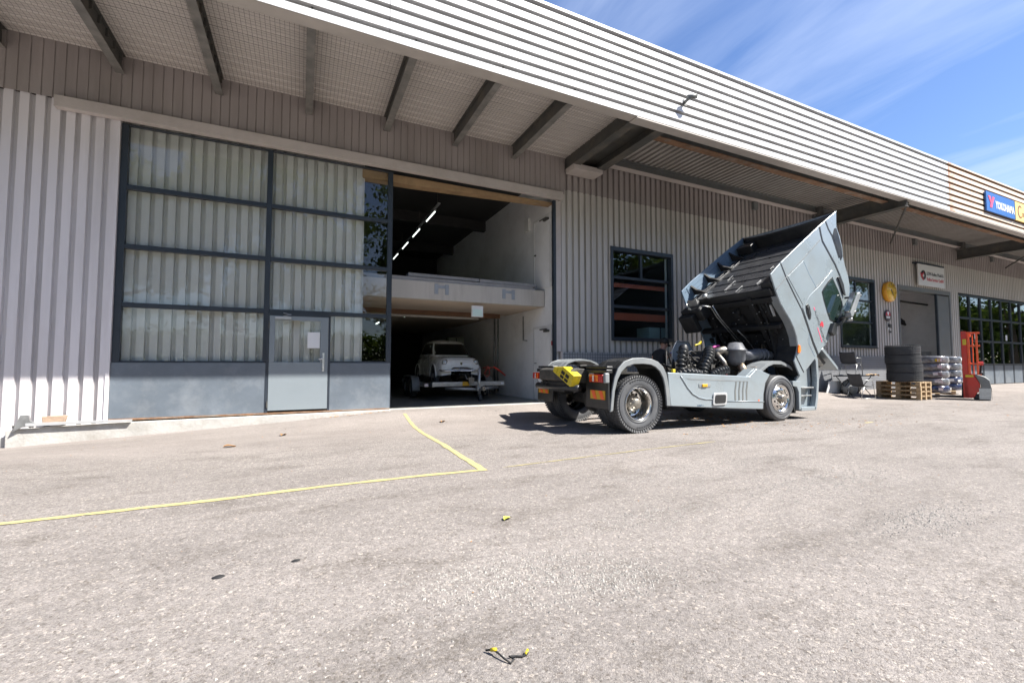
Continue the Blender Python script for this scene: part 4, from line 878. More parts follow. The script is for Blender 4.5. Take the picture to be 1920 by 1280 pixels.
# octagonal panel with tubular rim on the far side
P=[]
cx,cz,a_,b_=3.40,1.52,.36,.33
P=[(cx-a_,cz-.22),(cx-a_,cz+.10),(cx-a_+.16,cz+b_),(cx+a_-.16,cz+b_),(cx+a_,cz+.10),(cx+a_,cz-.22),(cx+a_-.14,cz-b_),(cx-a_+.14,cz-b_)]
mb=MB(); mb.prism(P,.92,.94); op=mb.build('service_panel','lightgrey_metal',T); mb=MB(); mb.tube([(x,.91,z) for x,z in P+[P[0]]],.016,6); mb.build('panel_rim','lightgrey_metal',op)
# front mudguard behind the cab
prof=[(3.35,1.05),(3.55,1.15),(3.78,1.28),(3.98,1.335),(4.25,1.33),(4.55,1.24),(4.85,1.08)]
mb=MB(); mb.prism(prof+[(x,z-.025) for x,z in prof][::-1],-1.15,-.72); mb.prism([(x,z-.02) for x,z in prof]+[(x,z-.075) for x,z in prof][::-1],-1.17,-1.15); mb.build('front_mudguard','fender',T)
mb=MB(); mb.prism(prof+[(x,z-.025) for x,z in prof][::-1],.72,1.15); mb.build('front_mudguard','fender',T)
# bumper corner with steps
bo=[(4.47,.87),(4.745,.86),(4.76,.95),(4.85,1.06),(5.02,1.28),(5.18,1.47),(5.33,1.48),(5.40,1.38),(5.42,.9),(5.36,.45),(5.28,.20),(4.74,.19),(4.70,.26),(4.72,.5),(4.70,.62),(4.58,.72)]
mb=MB(); mb.prism([(4.45,.88),(4.74,.87),(4.75,.64),(4.72,.22),(4.66,.22),(4.66,.62),(4.60,.74),(4.46,.76)],-1.28,-1.2); 
mb.prism([(4.75,.9),(5.02,1.28),(5.2,1.47),(5.33,1.47),(5.40,1.36),(5.41,.9),(5.34,.45),(5.26,.28),(4.78,.28),(4.78,.7)],-1.16,-1.10)
mb.box(4.72,5.26,-1.29,-1.10,.19,.28); mb.prism([(5.18,1.47),(5.33,1.48),(5.40,1.38),(5.42,.9),(5.36,.45),(5.28,.20),(5.2,.20),(5.28,.5),(5.33,.9),(5.31,1.34)],-1.29,-1.161)
bp=mb.build('bumper','truck',T,bev=.012)
mb=MB(); mb.box(4.76,5.15,-1.27,-1.161,.52,.545); mb.box(4.76,5.22,-1.28,-1.161,.70,.73); mb.build('step','galv',bp,bev=.004)
mb=MB(); mb.prism([(5.30,.2),(5.44,.45),(5.50,.9),(5.46,1.36),(5.35,1.46),(5.25,1.4),(5.3,.9),(5.22,.22)],-1.16,1.28); mb.build('bumper_front','truck_shade',bp,bev=.01)
mb=MB(); mb.box(4.55,4.66,-1.2,-.9,.30,.85); mb.prism([(4.52,.5),(4.58,.15),(4.62,.15),(4.64,.5)],-1.22,-.9); mb.build('splash_guard','blackp',bp)
# front flap (opened grille)
mb=MB(); mb.prism([(6.05,1.62),(6.13,1.66),(6.70,1.20),(6.74,1.12),(6.68,1.12)],-1.0,1.05); mb.build('front_flap','truck',T,bev=.012)
mb=MB(); mb.prism([(5.4,1.44),(5.95,1.60),(6.35,1.30),(6.2,1.2),(5.5,1.30)],-.92,1.0)
for i in range(12): mb.box(5.5,6.15,-.9+i*.16,-.86+i*.16,1.17,1.22)
mb.build('flap_underside','chassis',T)
# ----- cab
def Q(s,z): return (s,z)
side=[(6.34,5.06),(5.57,4.56),(4.12,3.54),(3.77,3.25),(3.93,2.90),(3.99,2.78),(4.10,2.60),(4.26,2.42),(4.41,2.26),(4.53,2.08),(4.62,1.88),(4.655,1.68),(4.60,1.51),(4.50,1.33),(4.58,1.17),(4.70,.98),(4.83,1.06),(4.97,1.15),(5.38,1.47),(6.0,1.97),(6.25,2.22),(6.42,2.62),(6.68,2.86),(6.78,3.05),(6.79,3.25),(6.74,3.45),(6.62,3.72),(6.55,3.93),(6.54,4.15),(6.45,4.43),(6.32,4.66)]
cab=bpy.data.objects.new('cab',None); COL.objects.link(cab); cab.parent=T; cab.empty_display_size=.3
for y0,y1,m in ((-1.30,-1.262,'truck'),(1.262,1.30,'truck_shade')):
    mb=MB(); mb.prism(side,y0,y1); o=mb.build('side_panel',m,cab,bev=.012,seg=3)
# back wall in cab frame
def kbox(mb,a0,a1,l0,l1,b0,b1): mb.box(a0,a1,l0,l1,b0,b1,KM)
mb=MB(); kbox(mb,.36,.42,-1.2,1.2,-.03,2.86)
for i in range(6): 
    b=.32+i*.40; kbox(mb,.345,.36,-.86,.86,b,b+.27)
for l in (-1.10,-.98,.93,1.05): kbox(mb,.335,.36,l,l+.03,.05,2.7)
mb.build('back_wall','gloss_black',cab,bev=.01)
for l,b,L in ((-.92,.5,.9),(-.90,1.6,.7),(-.80,.2,.25),(-.55,1.1,.16),(-.2,.1,.3),(.25,.3,.5),(.55,.9,.25),(-.62,.35,.2)):
    mb=MB(); kbox(mb,.330,.338,l,l+.012,b,b+L); mb.build('back_wall_clip','lightgrey_metal',cab)
# lower rear sill + corner box + exhaust grommet
mb=MB(); kbox(mb,.30,.50,-1.2,1.2,-.10,-.02); kbox(mb,.18,.46,-1.22,-.95,-.02,.42); kbox(mb,.40,.75,.55,1.2,-.45,-.12); kbox(mb,.5,1.0,.75,1.22,-.62,-.45); mb.build('rear_sill','blackp',cab,bev=.03)
# roof with rear spoiler lip, curved between the sides
def roof(u,v):
    l=-1.26+2.52*u; sag=(1-abs(2*u-1)**3)
    a=.02+v*.62; b=3.12-.26*v - sag*(.22*(1-v)+.0) +.02*sag*v
    return K(a,l,b)
mb=MB(); mb.grid(roof,24,10); 
rf=mb.build('roof','blackp',cab); sm=rf.modifiers.new('s','SOLIDIFY'); sm.thickness=.03
mb=MB(); kbox(mb,.34,.40,-1.2,1.2,2.6,2.84); kbox(mb,.1,.34,.75,1.22,2.55,2.80); mb.build('roof_flange','blackp',cab,bev=.02)
# far fairing brackets
for b in (.35,1.0,1.65,2.25):
    mb=MB(); mb.prism([(.05,1.25),(.34,1.25),(.34,.86),(.26,.98),(.20,1.12)],b,b+.05,'xy',KM); mb.build('fairing_bracket','black',cab)
mb=MB()
for l in (1.245,): 
    kbox(mb,.03,.30,1.248,1.256,.2,.22)
    for a,b0,b1 in ((.08,.1,1.0),(.08,1.1,2.0),(.2,.2,2.4),(.28,.1,2.6)): kbox(mb,a,a+.012,1.248,1.258,b0,b1)
mb.build('fairing_rib','truck_shade',cab)
# underside: floor pan and beams
mb=MB(); kbox(mb,.42,1.35,-1.2,1.2,-.02,.04); kbox(mb,1.35,2.35,-1.2,1.2,.10,.16); kbox(mb,1.33,1.36,-1.2,1.2,-.02,.15)
for l in (-.62,.62): kbox(mb,.45,2.3,l-.06,l+.06,-.16,-.03)
kbox(mb,1.5,2.3,-.45,.45,-.05,.10); kbox(mb,.5,.62,-1.15,1.15,-.14,-.03); kbox(mb,1.2,1.3,-1.1,1.1,-.2,-.04)
for i in range(34):
    a,l=rnd.uniform(.5,2.1),rnd.uniform(-1,1); w=rnd.uniform(.04,.14); kbox(mb,a,a+w*1.5,l,l+w,-.12,-.0)
mb.build('cab_floor','black',cab,bev=.01)
mb=MB()
for i in range(26):
    a,l=rnd.uniform(.5,2.1),rnd.uniform(-1.1,1); kbox(mb,a,a+.02,l,l+.025,-.135,-.118)
for l in (-.7,.55): 
    for k in range(7): kbox(mb,.6+k*.25,.625+k*.25,l,l+.025,-.175,-.16)
mb.build('bolt','galv',cab)
# wheel arch liners
arch=[(3.93,2.90),(3.99,2.78),(4.10,2.60),(4.26,2.42),(4.41,2.26),(4.53,2.08),(4.62,1.88),(4.655,1.68),(4.60,1.51),(4.50,1.33),(4.70,.98)]
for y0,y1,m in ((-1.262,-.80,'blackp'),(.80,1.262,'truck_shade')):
    mb=MB(); mb.prism([(x+.015,z+.01) for x,z in arch]+[(x+.05,z+.03) for x,z in arch][::-1],y0,y1); mb.build('wheel_arch_liner',m,cab)
mb=MB(); ar=arch[1:8]; mb.prism([(x-.012,z-.008) for x,z in ar]+[(x+.013,z+.008) for x,z in ar][::-1],-1.29,-1.12); mb.build('arch_lip','fender',cab)
mb=MB(); mb.prism([(4.0,2.72),(4.12,2.74),(4.28,2.35),(4.18,2.36)],-1.0,-.97); mb.prism([(3.95,2.8),(4.15,2.85),(4.75,2.0),(4.85,1.2),(4.60,1.0),(4.55,1.6),(4.3,2.3)],-.82,-.78); mb.build('arch_inner_wall','blackp',cab)
mb=MB(); mb.prism([(4.08,2.60),(4.14,2.66),(4.26,2.36),(4.21,2.36)],-1.06,-1.03); mb.build('light_bracket','lightgrey_metal',cab)
mb=MB(); mb.prism([(3.9,2.9),(4.0,3.0),(5.0,2.2),(5.2,1.5),(4.70,1.0),(4.6,1.5),(4.5,2.1)],.80,.84); mb.build('arch_inner_wall','blackp',cab)
# tilt struts / lines hanging inside
mb=MB(); mb.tube([(3.45,.30,2.72),(3.72,.28,2.70),(3.90,.25,2.45),(4.9,.1,1.45)],.014,6); mb.tube([(3.72,.22,2.72),(3.98,.2,2.40),(5.0,.05,1.42)],.014,6)
mb.tube([(4.2,-.1,2.1),(4.5,-.1,1.9),(5.0,-.1,1.45)],.012,6); mb.build('tilt_line','galv',T)
mb=MB(); mb.tube([(4.9,-.35,.95),(4.75,-.35,2.3)],.035,8); mb.tube([(4.82,-.35,1.6),(4.75,-.35,2.35)],.05,8); mb.build('tilt_cylinder','steel_hub',T)
mb=MB(); mb.tube([K(.28,.9,-.15),K(.5,.8,-.2),K(.62,.95,-.28),K(.5,1.15,-.3),K(.3,1.1,-.2)],.014,6); mb.prism([(.22,-.2),(.30,-.12),(.62,-.14),(.55,-.24)],.75,1.05,'xz',KM)
mb.lathe([(.001,0),(.06,0),(.06,.12),(.001,.12)],c=(0,0,0),axis='z',n=12,mtx=Matrix.Translation(K(.28,.55,-.12))); mb.build('cab_latch','galv',cab)
# front end with windscreen
fp=[(5.38,1.47),(5.70,1.72),(6.0,1.97),(6.25,2.22),(6.42,2.62),(6.68,2.86),(6.78,3.05),(6.79,3.25),(6.74,3.45),(6.62,3.72),(6.55,3.93),(6.54,4.15),(6.45,4.43),(6.32,4.66),(6.34,5.04)]
FWD=Vector((.576,0,-.817))
def front(i0,i1,off=0):
    def fn(u,v):
        f=i0+(i1-i0)*v; i=min(int(f),len(fp)-2); t=f-i; x=fp[i][0]*(1-t)+fp[i+1][0]*t; z=fp[i][1]*(1-t)+fp[i+1][1]*t
        l=-1.26+2.52*u; bul=(.10 if i<8 else .10-.06*min(1,(f-8)))*(1-abs(2*u-1)**2.6)+off
        return Vector((x,l,z))+Vector((.95,0,-.25 if i<8 else .0))*bul
    return fn
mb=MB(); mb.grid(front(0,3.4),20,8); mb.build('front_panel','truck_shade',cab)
mb=MB(); mb.grid(front(3.4,8.0),20,10); mb.build('windscreen','glass_cab',cab)
mb=MB(); mb.grid(front(8.0,14),20,10); mb.build('front_roof','truck',cab)
# seams and details on near side panel
yF=-1.3035
def seam(pts,w,m='blackp',name='seam',par=cab,y=yF,d=.003):
    mb=MB(); L=[];Rr=[]
    for i,p in enumerate(pts):
        a=pts[max(i-1,0)]; b=pts[min(i+1,len(pts)-1)]; dx,dz=b[0]-a[0],b[1]-a[1]; l=math.hypot(dx,dz); nx,nz=-dz/l,dx/l
        L.append((p[0]+nx*w/2,p[1]+nz*w/2)); Rr.append((p[0]-nx*w/2,p[1]-nz*w/2))
    for i in range(len(pts)-1): mb.prism([L[i],L[i+1],Rr[i+1],Rr[i]],y,y+d)
    return mb.build(name,m,par)
seam([(4.12,3.54),(4.31,3.21),(4.60,2.82),(4.83,2.52),(4.93,2.20),(5.03,1.80),(5.16,1.55),(5.38,1.475)][:4]+[(5.03,2.12),(5.20,1.76),(5.375,1.47)],.035,name='door_gap')
door=MB()
door.prism([(4.86,2.56),(5.13,2.86),(5.55,3.14),(6.02,3.52),(6.09,3.54),(6.30,3.30),(6.42,2.95),(6.44,2.66),(6.24,2.26),(5.99,2.0),(5.40,1.50),(5.22,1.80),(5.05,2.16)],-1.312,-1.3005)
D_=door.build('door','truck',cab,bev=.006)
yD=-1.3155
seam([(4.46+.39,2.60),(5.13,2.90),(5.60,3.20),(6.10,3.57)],.022,'fender','body_crease',cab)
seam([(3.95,2.93),(4.33,3.25),(4.93,3.70),(5.62,4.24)],.022,'fender','body_crease',cab,y=-1.310)
seam([(5.62,4.57),(5.66,4.40),(5.72,4.22),(5.95,3.97),(6.20,3.70),(6.42,3.38)],.06,'blackp','fairing_gap',cab)
seam([(5.87,4.73),(5.98,4.55),(6.12,4.40),(6.25,4.15),(6.38,3.88)],.05,'blackp','fairing_gap',cab)
MB().prism([(6.14,4.42),(6.22,4.60),(6.30,4.62),(6.40,4.42),(6.50,4.15),(6.52,3.92),(6.44,3.82)],-1.307,-1.3005).build('spoiler_recess_patch','blackp',cab,bev=.004)  # dark flat patch standing in for the recess in the roof spoiler side
lk=MB(); lk.prism([(4.36,3.25),(4.95,3.67),(5.38,3.08),(4.88,2.63)],-1.307,-1.3005); 
LK=lk.build('locker_flap','truck',cab,bev=.008)
seam([(4.95,3.66),(5.15,3.36),(5.41,3.06)],.012,'truck_shade','flap_gap',cab,y=-1.309)
# door window
win=[(6.04,3.38),(5.86,3.25),(5.66,3.06),(5.60,2.98),(5.66,2.78),(5.78,2.50),(5.88,2.31),(6.12,2.245),(6.30,2.44),(6.40,2.66),(6.38,2.85),(6.30,3.02)]
MB().prism(win,-1.3165,-1.3125).build('window_seal','blackp',D_)
cx=sum(p[0] for p in win)/len(win); cz=sum(p[1] for p in win)/len(win)
MB().prism([(cx+(x-cx)*.93,cz+(z-cz)*.93) for x,z in win],-1.3185,-1.317).build('door_window',mat('dark_cab_glass',(.015,.03,.028),.04,var=.0,coat=1),D_)
seam([(6.30,3.02),(6.38,2.85),(6.42,2.66)],.025,'fender','window_trim',D_,y=-1.3215)
# black A-pillar deflector and handle
MB().prism([(6.22,3.38),(6.34,3.42),(6.46,3.22),(6.52,2.95),(6.44,2.98),(6.32,3.22)],-1.345,-1.3125).build('wind_deflector','blackp',D_,bev=.006)
hp=[(4.96,2.62),(5.03,2.66),(5.10,2.60),(5.15,2.42),(5.12,2.30),(5.07,2.31),(4.98,2.46)]
h=MB().prism(hp,-1.328,-1.3125).build('handle','blackp',D_,bev=.008); MB().prism([(4.995,2.58),(5.03,2.60),(5.09,2.45),(5.09,2.36),(5.06,2.38)],-1.338,-1.329).build('handle_bar','gloss_black',h,bev=.004)
# lettering along the door (reads downwards)
ang=math.atan2(1.82-2.50,5.60-5.30)
text('lettering','ALLIANCE TRANSPORT AG',.105,'txtblack',D_,(5.29,-1.3125,2.50),(PI/2,-ang,0),ext=.0015,sx=.78,bold=.001)
seam([(5.385,2.12),(5.54,1.78)],.022,'pink','lettering_underline',D_,y=-1.316)
MB().prism([(5.26,2.58),(5.285,2.60),(5.31,2.53),(5.285,2.52)],-1.317,-1.3125).build('lettering_accent','pink',D_)
MB().prism([(5.50,2.22),(5.55,2.28),(5.60,2.25),(5.62,2.17),(5.58,2.12),(5.56,2.19),(5.53,2.15),(5.48,2.16)],-1.317,-1.3125).build('door_emblem','txtred',D_)
# mirror
mr=MB(); mr.prism([(6.22,2.38),(6.32,2.38),(6.68,2.92),(6.66,3.02),(6.54,2.98),(6.20,2.48)],-1.60,-1.46); MR=mr.build('mirror','fender',cab,bev=.03,seg=3)
MB().prism([(6.195,2.49),(6.52,2.975),(6.48,3.0),(6.16,2.52)],-1.585,-1.475).build('mirror_glass','alu_pol',MR)
mb=MB(); mb.prism([(5.78,2.02),(5.90,2.24),(6.10,2.24),(6.36,2.42),(6.42,2.36),(6.20,2.20),(6.02,2.16),(5.98,1.98),(5.88,1.93)],-1.40,-1.313); mb.build('mirror_arm','blackp',MR,bev=.006)
MB().tube([(6.2,-1.35,2.35),(6.42,-1.6,2.52)],.035,8).build('mirror_arm','blackp',MR); MB().tube([(6.45,-1.35,2.88),(6.68,-1.6,2.92)],.025,8).build('mirror_arm','blackp',MR)
mb=MB(); mb.lathe([(.001,0),(.06,0),(.05,.08),(.001,.08)],c=(6.30,-1.53,2.30),axis='z',n=12); mb.build('mirror_joint','galv',MR)
# roof horn / bracket sticking out
mb=MB(); mb.tube([(6.56,-1.1,3.66),(6.62,-1.12,3.55),(6.72,-1.12,3.36),(6.76,-1.12,3.26)],.025,8); mb.tube([(6.72,-1.12,3.26),(6.84,-1.12,3.27)],[.03,.06],10); mb.lathe([(.001,0),(.04,.0),(.04,.06),(.001,.06)],c=(6.6,-1.12,3.64),axis='x',n=10); mb.build('roof_horn','alu',cab)
# indicator
mb=MB(); mb.prism([(4.60,1.52),(4.66,1.50),(4.71,1.56),(4.70,1.68),(4.64,1.70),(4.61,1.62)],-1.335,-1.30); mb.build('indicator_lamp','orange',cab,bev=.012)
seam([(4.57,1.45),(4.62,1.36),(4.83,1.07)],.03,'blackp','panel_gap',cab)
seam([(5.0,2.35),(5.08,2.0),(5.06,1.72),(5.26,1.44)][1:],.010,'truck_shade','panel_crease',cab)
# chocks hung on the tail
ck=empty('wheel_chock',(4.60,-3.22,1.08),'yellow plastic wheel chock hung tilted on the tail of the truck','wheel chock')
mb=MB(); mb.prism([(-.30,-.12),(-.30,.12),(.05,.12),(.30,-.02),(.30,-.12)],-.10,.10,'yz'); a=mb.build('chock_body','chock',ck,bev=.012); a.rotation_euler=(R(28),0,R(6))
mb=MB()
for y in (-.20,-.06): 
    mb.box(-.112,-.101,y,y+.10,-.01,.05); mb.box(-.112,-.101,y,y+.10,-.09,-.04)
b=mb.build('chock_slot','black',a)
for y in (.08,.16):
    MB().box(-.11,-.101,y,y+.03,-.1,.0).build('chock_rib','yellow',a)
# ---------------- small cars
def car(name,loc,rz,paint,label,group=None,sc=1.0,dims=(2.97,.66,1.32),detail=True):
    L,Wd,Ht=dims; E_=empty(name,loc,label,'car',group,rz=rz); E_.scale=(sc,sc,sc)
    k=L/2.97; hw=Wd/.66; hh=Ht/1.32
    st=[(0,.30,.50),(.015,.46,.60),(.06,.565,.69),(.16,.615,.765),(.35,.645,.785),(.8,.66,.825),(1.2,.665,.845),(2.3,.665,.86),(2.6,.645,.86),(2.82,.57,.79),(2.94,.43,.68),(2.97,.25,.55)]
    def s_at(v):
        f=v*(len(st)-1); i=min(int(f),len(st)-2); t=f-i; return [st[i][j]*(1-t)+st[i+1][j]*t for j in range(3)]
    def body(u,v):
        y,w,zt=s_at(v); a=PI*u; c,s=math.cos(a),math.sin(a)
        zs=.25+.05*abs(2*v-1)**4
        x=-w*(1 if c>0 else -1)*abs(c)**.36; z=zs+(zt-zs)*abs(s)**.50
        x*=1-.05*max(0,(z-.5))
        return Vector((x*hw,y*k,z*hh))
    mb=MB(); mb.grid(body,30,44); mb.quad(*[(x*hw,y*k,.28*hh) for x,y in ((-.6,.1),(.6,.1),(.6,2.85),(-.6,2.85))]); B=mb.build('body',paint,E_)
    rg=[(.80,.74,2.80,.605),(.90,.83,2.76,.60),(1.02,.945,2.68,.572),(1.14,1.05,2.55,.54),(1.235,1.16,2.38,.50),(1.29,1.32,2.18,.43),(1.318,1.55,1.95,.27),(1.322,1.74,1.78,.03)]
    def rat(z):
        for i in range(len(rg)-1):
            if rg[i][0]<=z<=rg[i+1][0]: 
                t=(z-rg[i][0])/(rg[i+1][0]-rg[i][0]); return [rg[i][j]*(1-t)+rg[i+1][j]*t for j in range(4)]
        return rg[-1]
    def ring(th,z,off=0):
        _,y0,y1,w=rat(z); c,s=math.cos(th),math.sin(th); n=2/5.
        ry=(y1-y0)/2
        return Vector(((w+off)*(1 if c>0 else -1)*abs(c)**n*hw,((y0+y1)/2+(ry+off)*(1 if s>0 else -1)*abs(s)**n)*k,z*hh))
    mb=MB(); zz=[.80,.86,.90,.96,1.02,1.08,1.14,1.19,1.235,1.265,1.29,1.307,1.318,1.322]
    mb.grid(lambda u,v:ring(2*PI*u,zz[min(int(round(v*(len(zz)-1))),len(zz)-1)]),56,len(zz)-1,closed=True); mb.build('roof_shell',paint,E_)
    gl='carglass' if detail else 'gloss_black'
    def patch(th0,th1,z0,z1,nm,m,off=.006):
        mb=MB(); mb.grid(lambda u,v:ring(R(th0+(th1-th0)*u),z0+(z1-z0)*v,off),14,6); return mb.build(nm,m,E_)
    dk=M.setdefault('car_dark_glass',mat('car_dark_glass',(.012,.014,.014),.06,var=0,coat=.5))
    patch(-90-43,-90+43,.85,1.25,'windscreen',dk)
    for sgn in (0,1):
        b=180 if sgn==0 else 0; d=1 if sgn==0 else -1
        patch(b+d*36,b-d*3,.88,1.22,'side_window',dk); patch(b-d*6,b-d*34,.90,1.20,'side_window',dk)
    patch(90-42,90+42,.95,1.19,'rear_window',dk)
    for (y,nm) in ((.56,'front_wheel'),(2.40,'rear_wheel')):
        for sx in (-1,1):
            w=bpy.data.objects.new(nm,None); COL.objects.link(w); w.parent=E_; w.location=(sx*.60*hw,y*k,.255)
            r=.255
            mb=MB(); mb.lathe([(r*.6,-.065),(r*.95,-.07),(r,-.05),(r,.05),(r*.95,.07),(r*.6,.065)],axis='x',n=28); mb.build('tyre','rubber',w)
            mb=MB(); mb.lathe([(.001,sx*.055),(.05,sx*.07),(.09,sx*.05),(.14,sx*.045),(r*.62,sx*.065)],axis='x',n=24); mb.build('rim','lightgrey_metal',w)
            # dark arch opening with rolled lip
            mb=MB(); mb.lathe([(.001,0),(.305,0),(.305,.004)],c=(0,0,0),axis='x',n=28,mtx=Matrix.Translation((sx*.657*hw-w.location.x,0,.02))); mb.build('arch_shadow_gap','black',w)
            mb=MB(); pts=[(sx*.665*hw,y*k+.315*math.cos(R(a)),.275+.315*math.sin(R(a))) for a in range(-10,191,10)]; mb.tube(pts,.02,6); mb.build('arch_lip',paint,B)
    return E_,B
fc,fb=car('small_car',(4.38,2.35,.64),0,'carwhite','small rounded vintage white car standing on the trailer in the garage',sc=1.07)
for sx in (-1,1):
    mb=MB(); mb.lathe([(.085,.03),(.09,.0),(.078,-.012)],axis='y',n=24); r_=mb.build('headlight','chrome',fc,loc=(sx*.455,.055,.625)); 
    mb=MB(); mb.lathe([(.001,-.03),(.05,-.022),(.078,.0)],axis='y',n=24); mb.build('lens','lens',r_)
    mb=MB(); mb.lathe([(.001,-.02),(.03,-.012),(.035,.02)],axis='y',n=14); mb.build('indicator_lamp','lampwhite',fc,loc=(sx*.50,.06,.475))
mb=MB(); mb.tube([(-.60,.10,.42),(-.58,-.03,.40),(-.35,-.06,.395),(.35,-.06,.395),(.58,-.03,.40),(.60,.10,.42)],.026,8); mb.tube([(-.32,-.085,.45),(.32,-.085,.45)],.012,6); mb.build('bumper','chrome',fc)
mb=MB(); mb.box(-.03,.03,-.008,.03,.57,.64); mb.build('badge','chrome',fc,bev=.005)
mb=MB(); P=[(-.50,.27,.765),(-.3,.16,.772),(0,.13,.776),(.3,.16,.772),(.50,.27,.765)]; mb.tube(P,.006,5); mb.build('bonnet_seam','black',fc)
mb=MB(); mb.tube([(-.1,.86,.91),(-.35,.90,.93)],.006,4); mb.tube([(.3,.86,.91),(.05,.90,.93)],.006,4); mb.build('wiper','black',fc)
mb=MB(); mb.box(.12,.46,1.16,1.17,1.14,1.21); mb.build('sun_visor','signwhite',fc)
for i in (-1,1):
    mb=MB(); mb.tube([(i*.668,1.02,.84),(i*.672,1.02,.5),(i*.668,1.06,.36)],.004,4); mb.build('door_seam','black',fc)
# ---------------- car trailer
TR=empty('car_trailer',(4.42,1.7,.215),'grey galvanised car trailer with drawbar and jockey wheel carrying the small car','trailer')
mb=MB(); mb.box(-1.10,1.10,.0,.06,.42,.54); mb.box(-1.1,-1.02,.061,4.2,.40,.50); mb.box(1.02,1.1,.061,4.2,.40,.50)
mb.box(-1.0,-.45,.2,4.2,.40,.415); mb.box(.45,1.0,.2,4.2,.40,.415); mb.box(-1.02,1.02,2,2.08,.33,.40); mb.build('frame','galv',TR,bev=.006)
mb=MB(); mb.tube([(-.7,.1,.36),(.16,-.30,.33)],.045,8); mb.tube([(.9,.1,.36),(.18,-.30,.33)],.045,8); mb.tube([(.16,-.28,.33),(.16,-.62,.36)],.045,8); mb.build('drawbar','galv',TR)
mb=MB(); mb.tube([(.16,-.34,.14),(.16,-.34,.93)],.042,10); mb.tube([(.16,-.34,.93),(.16,-.44,.97)],.012,6); mb.box(.08,.24,-.40,-.28,.30,.46); jw=mb.build('jockey_post','galv',TR)
mb=MB(); mb.lathe([(.04,-.03),(.095,-.03),(.10,.0),(.095,.03),(.04,.03)],c=(.16,-.38,.10),axis='x',n=20); mb.build('jockey_wheel','rubber',jw)
mb=MB(); mb.tube([(.16,-.6,.36),(.22,-.66,.48),(.3,-.60,.36),(.26,-.55,.2),(.22,-.5,.3)],.009,5); mb.tube([(.18,-.5,.4),(.35,-.55,.34),(.38,-.5,.14)],.008,5); mb.box(.12,.20,-.70,-.58,.32,.42); mb.build('coupling','steel_hub',TR)
mb=MB(); mb.box(-.22,-.02,-.02,-.002,.425,.54); mb.build('warning_sticker','refl_y',TR); mb=MB(); mb.box(-.06,.10,-.10,-.0,.50,.66); mb.tube([(-.15,-.03,.75),(-.12,-.08,.62),(.02,-.08,.62),(.05,-.03,.75)],.012,6); mb.build('winch','steel_hub',TR,bev=.006)
mb=MB(); mb.box(-1.32,-1.22,-.01,.02,.42,.50); mb.build('side_lamp','lampwhite',TR)
mb=MB(); mb.box(.98,1.08,-.006,-.001,.45,.51); mb.build('sticker','paper',TR)
for sx in (-1,1):
    for y in (1.85,2.6):
        mb=MB(); mb.lathe([(.17,-.09),(.30,-.09),(.32,-.07),(.32,.07),(.30,.09),(.17,.09)],c=(sx*1.22,y,.32),axis='x',n=28); w=mb.build('wheel','rubber',TR)
        mb=MB(); mb.lathe([(.001,sx*.04),(.07,sx*.05),(.17,sx*.08)],c=(sx*1.22,y,.32),axis='x',n=20); mb.build('rim','lightgrey_metal',w)
    mb=MB(); P=[(1.40,.25),(1.45,.50),(1.55,.63),(1.72,.68),(2.72,.68),(2.92,.60),(3.0,.25)]; mb.prism(P+[(y_*1.0+(.03 if y_<2 else -.03),z_-.03) for y_,z_ in P][::-1],sx*1.22-.12,sx*1.22+.12,'yz'); mb.build('mudguard','stk_grey',TR,bev=.01)
o=MB().tube([(5.15,1.68,1.18),(5.35,1.72,1.08),(5.58,1.78,.92)],.022,6).build('tie_strap','stk_red'); tag(o,'red lashing strap running from the white car down to the trailer corner','strap')
o=MB().tube([(4.85,1.75,1.14),(4.98,1.66,1.2),(5.02,1.64,1.0),(4.93,1.64,.88),(4.86,1.66,1.0),(4.95,1.66,1.15),(5.12,1.68,1.16)],.010,5).build('cable_coil','stk_red'); tag(o,'thin coiled reddish cable hanging beside the car bumper','cable')
# ---------------- person behind the truck
def skinobj(name,verts,edges,m,parent,root=0,sub=2):
    me=bpy.data.meshes.new(name); me.from_pydata([v[:3] for v in verts],edges,[]); o=bpy.data.objects.new(name,me); COL.objects.link(o)
    o.modifiers.new('skin','SKIN'); sk=me.skin_vertices[0].data
    for i,v in enumerate(verts):
        r=v[3]; sk[i].radius=(r,r) if not isinstance(r,tuple) else r
    sk[root].use_root=True
    s=o.modifiers.new('sub','SUBSURF'); s.levels=sub; s.render_levels=sub; me.materials.append(M[m]); o.modifiers['skin'].use_smooth_shade=True
    bpy.context.view_layer.update()
    me2=bpy.data.meshes.new_from_object(o.evaluated_get(bpy.context.evaluated_depsgraph_get())); bpy.data.objects.remove(o)
    me2.materials.clear(); me2.materials.append(M[m])
    for p in me2.polygons: p.use_smooth=True
    o=bpy.data.objects.new(name,me2); COL.objects.link(o); o.parent=parent; return o
PE=empty('person',(8.90,-1.12,gh(9,-1.1)),'person in black T-shirt and black cap bending over something in both hands behind the truck','person'); PE.scale=(1.05,1.05,1.05)
V=[(0,0,.96,.13),(.02,0,1.15,.125),(.06,0,1.38,.145),(.10,0,1.50,.085),(.14,0,1.55,.065),(.20,0,1.61,.085),(.215,0,1.70,.095),(.19,0,1.76,.08)]
E2=[(0,1),(1,2),(2,3),(3,4),(4,5),(5,6),(6,7)]
def add(p,v): V.append(v); E2.append((p,len(V)-1)); return len(V)-1
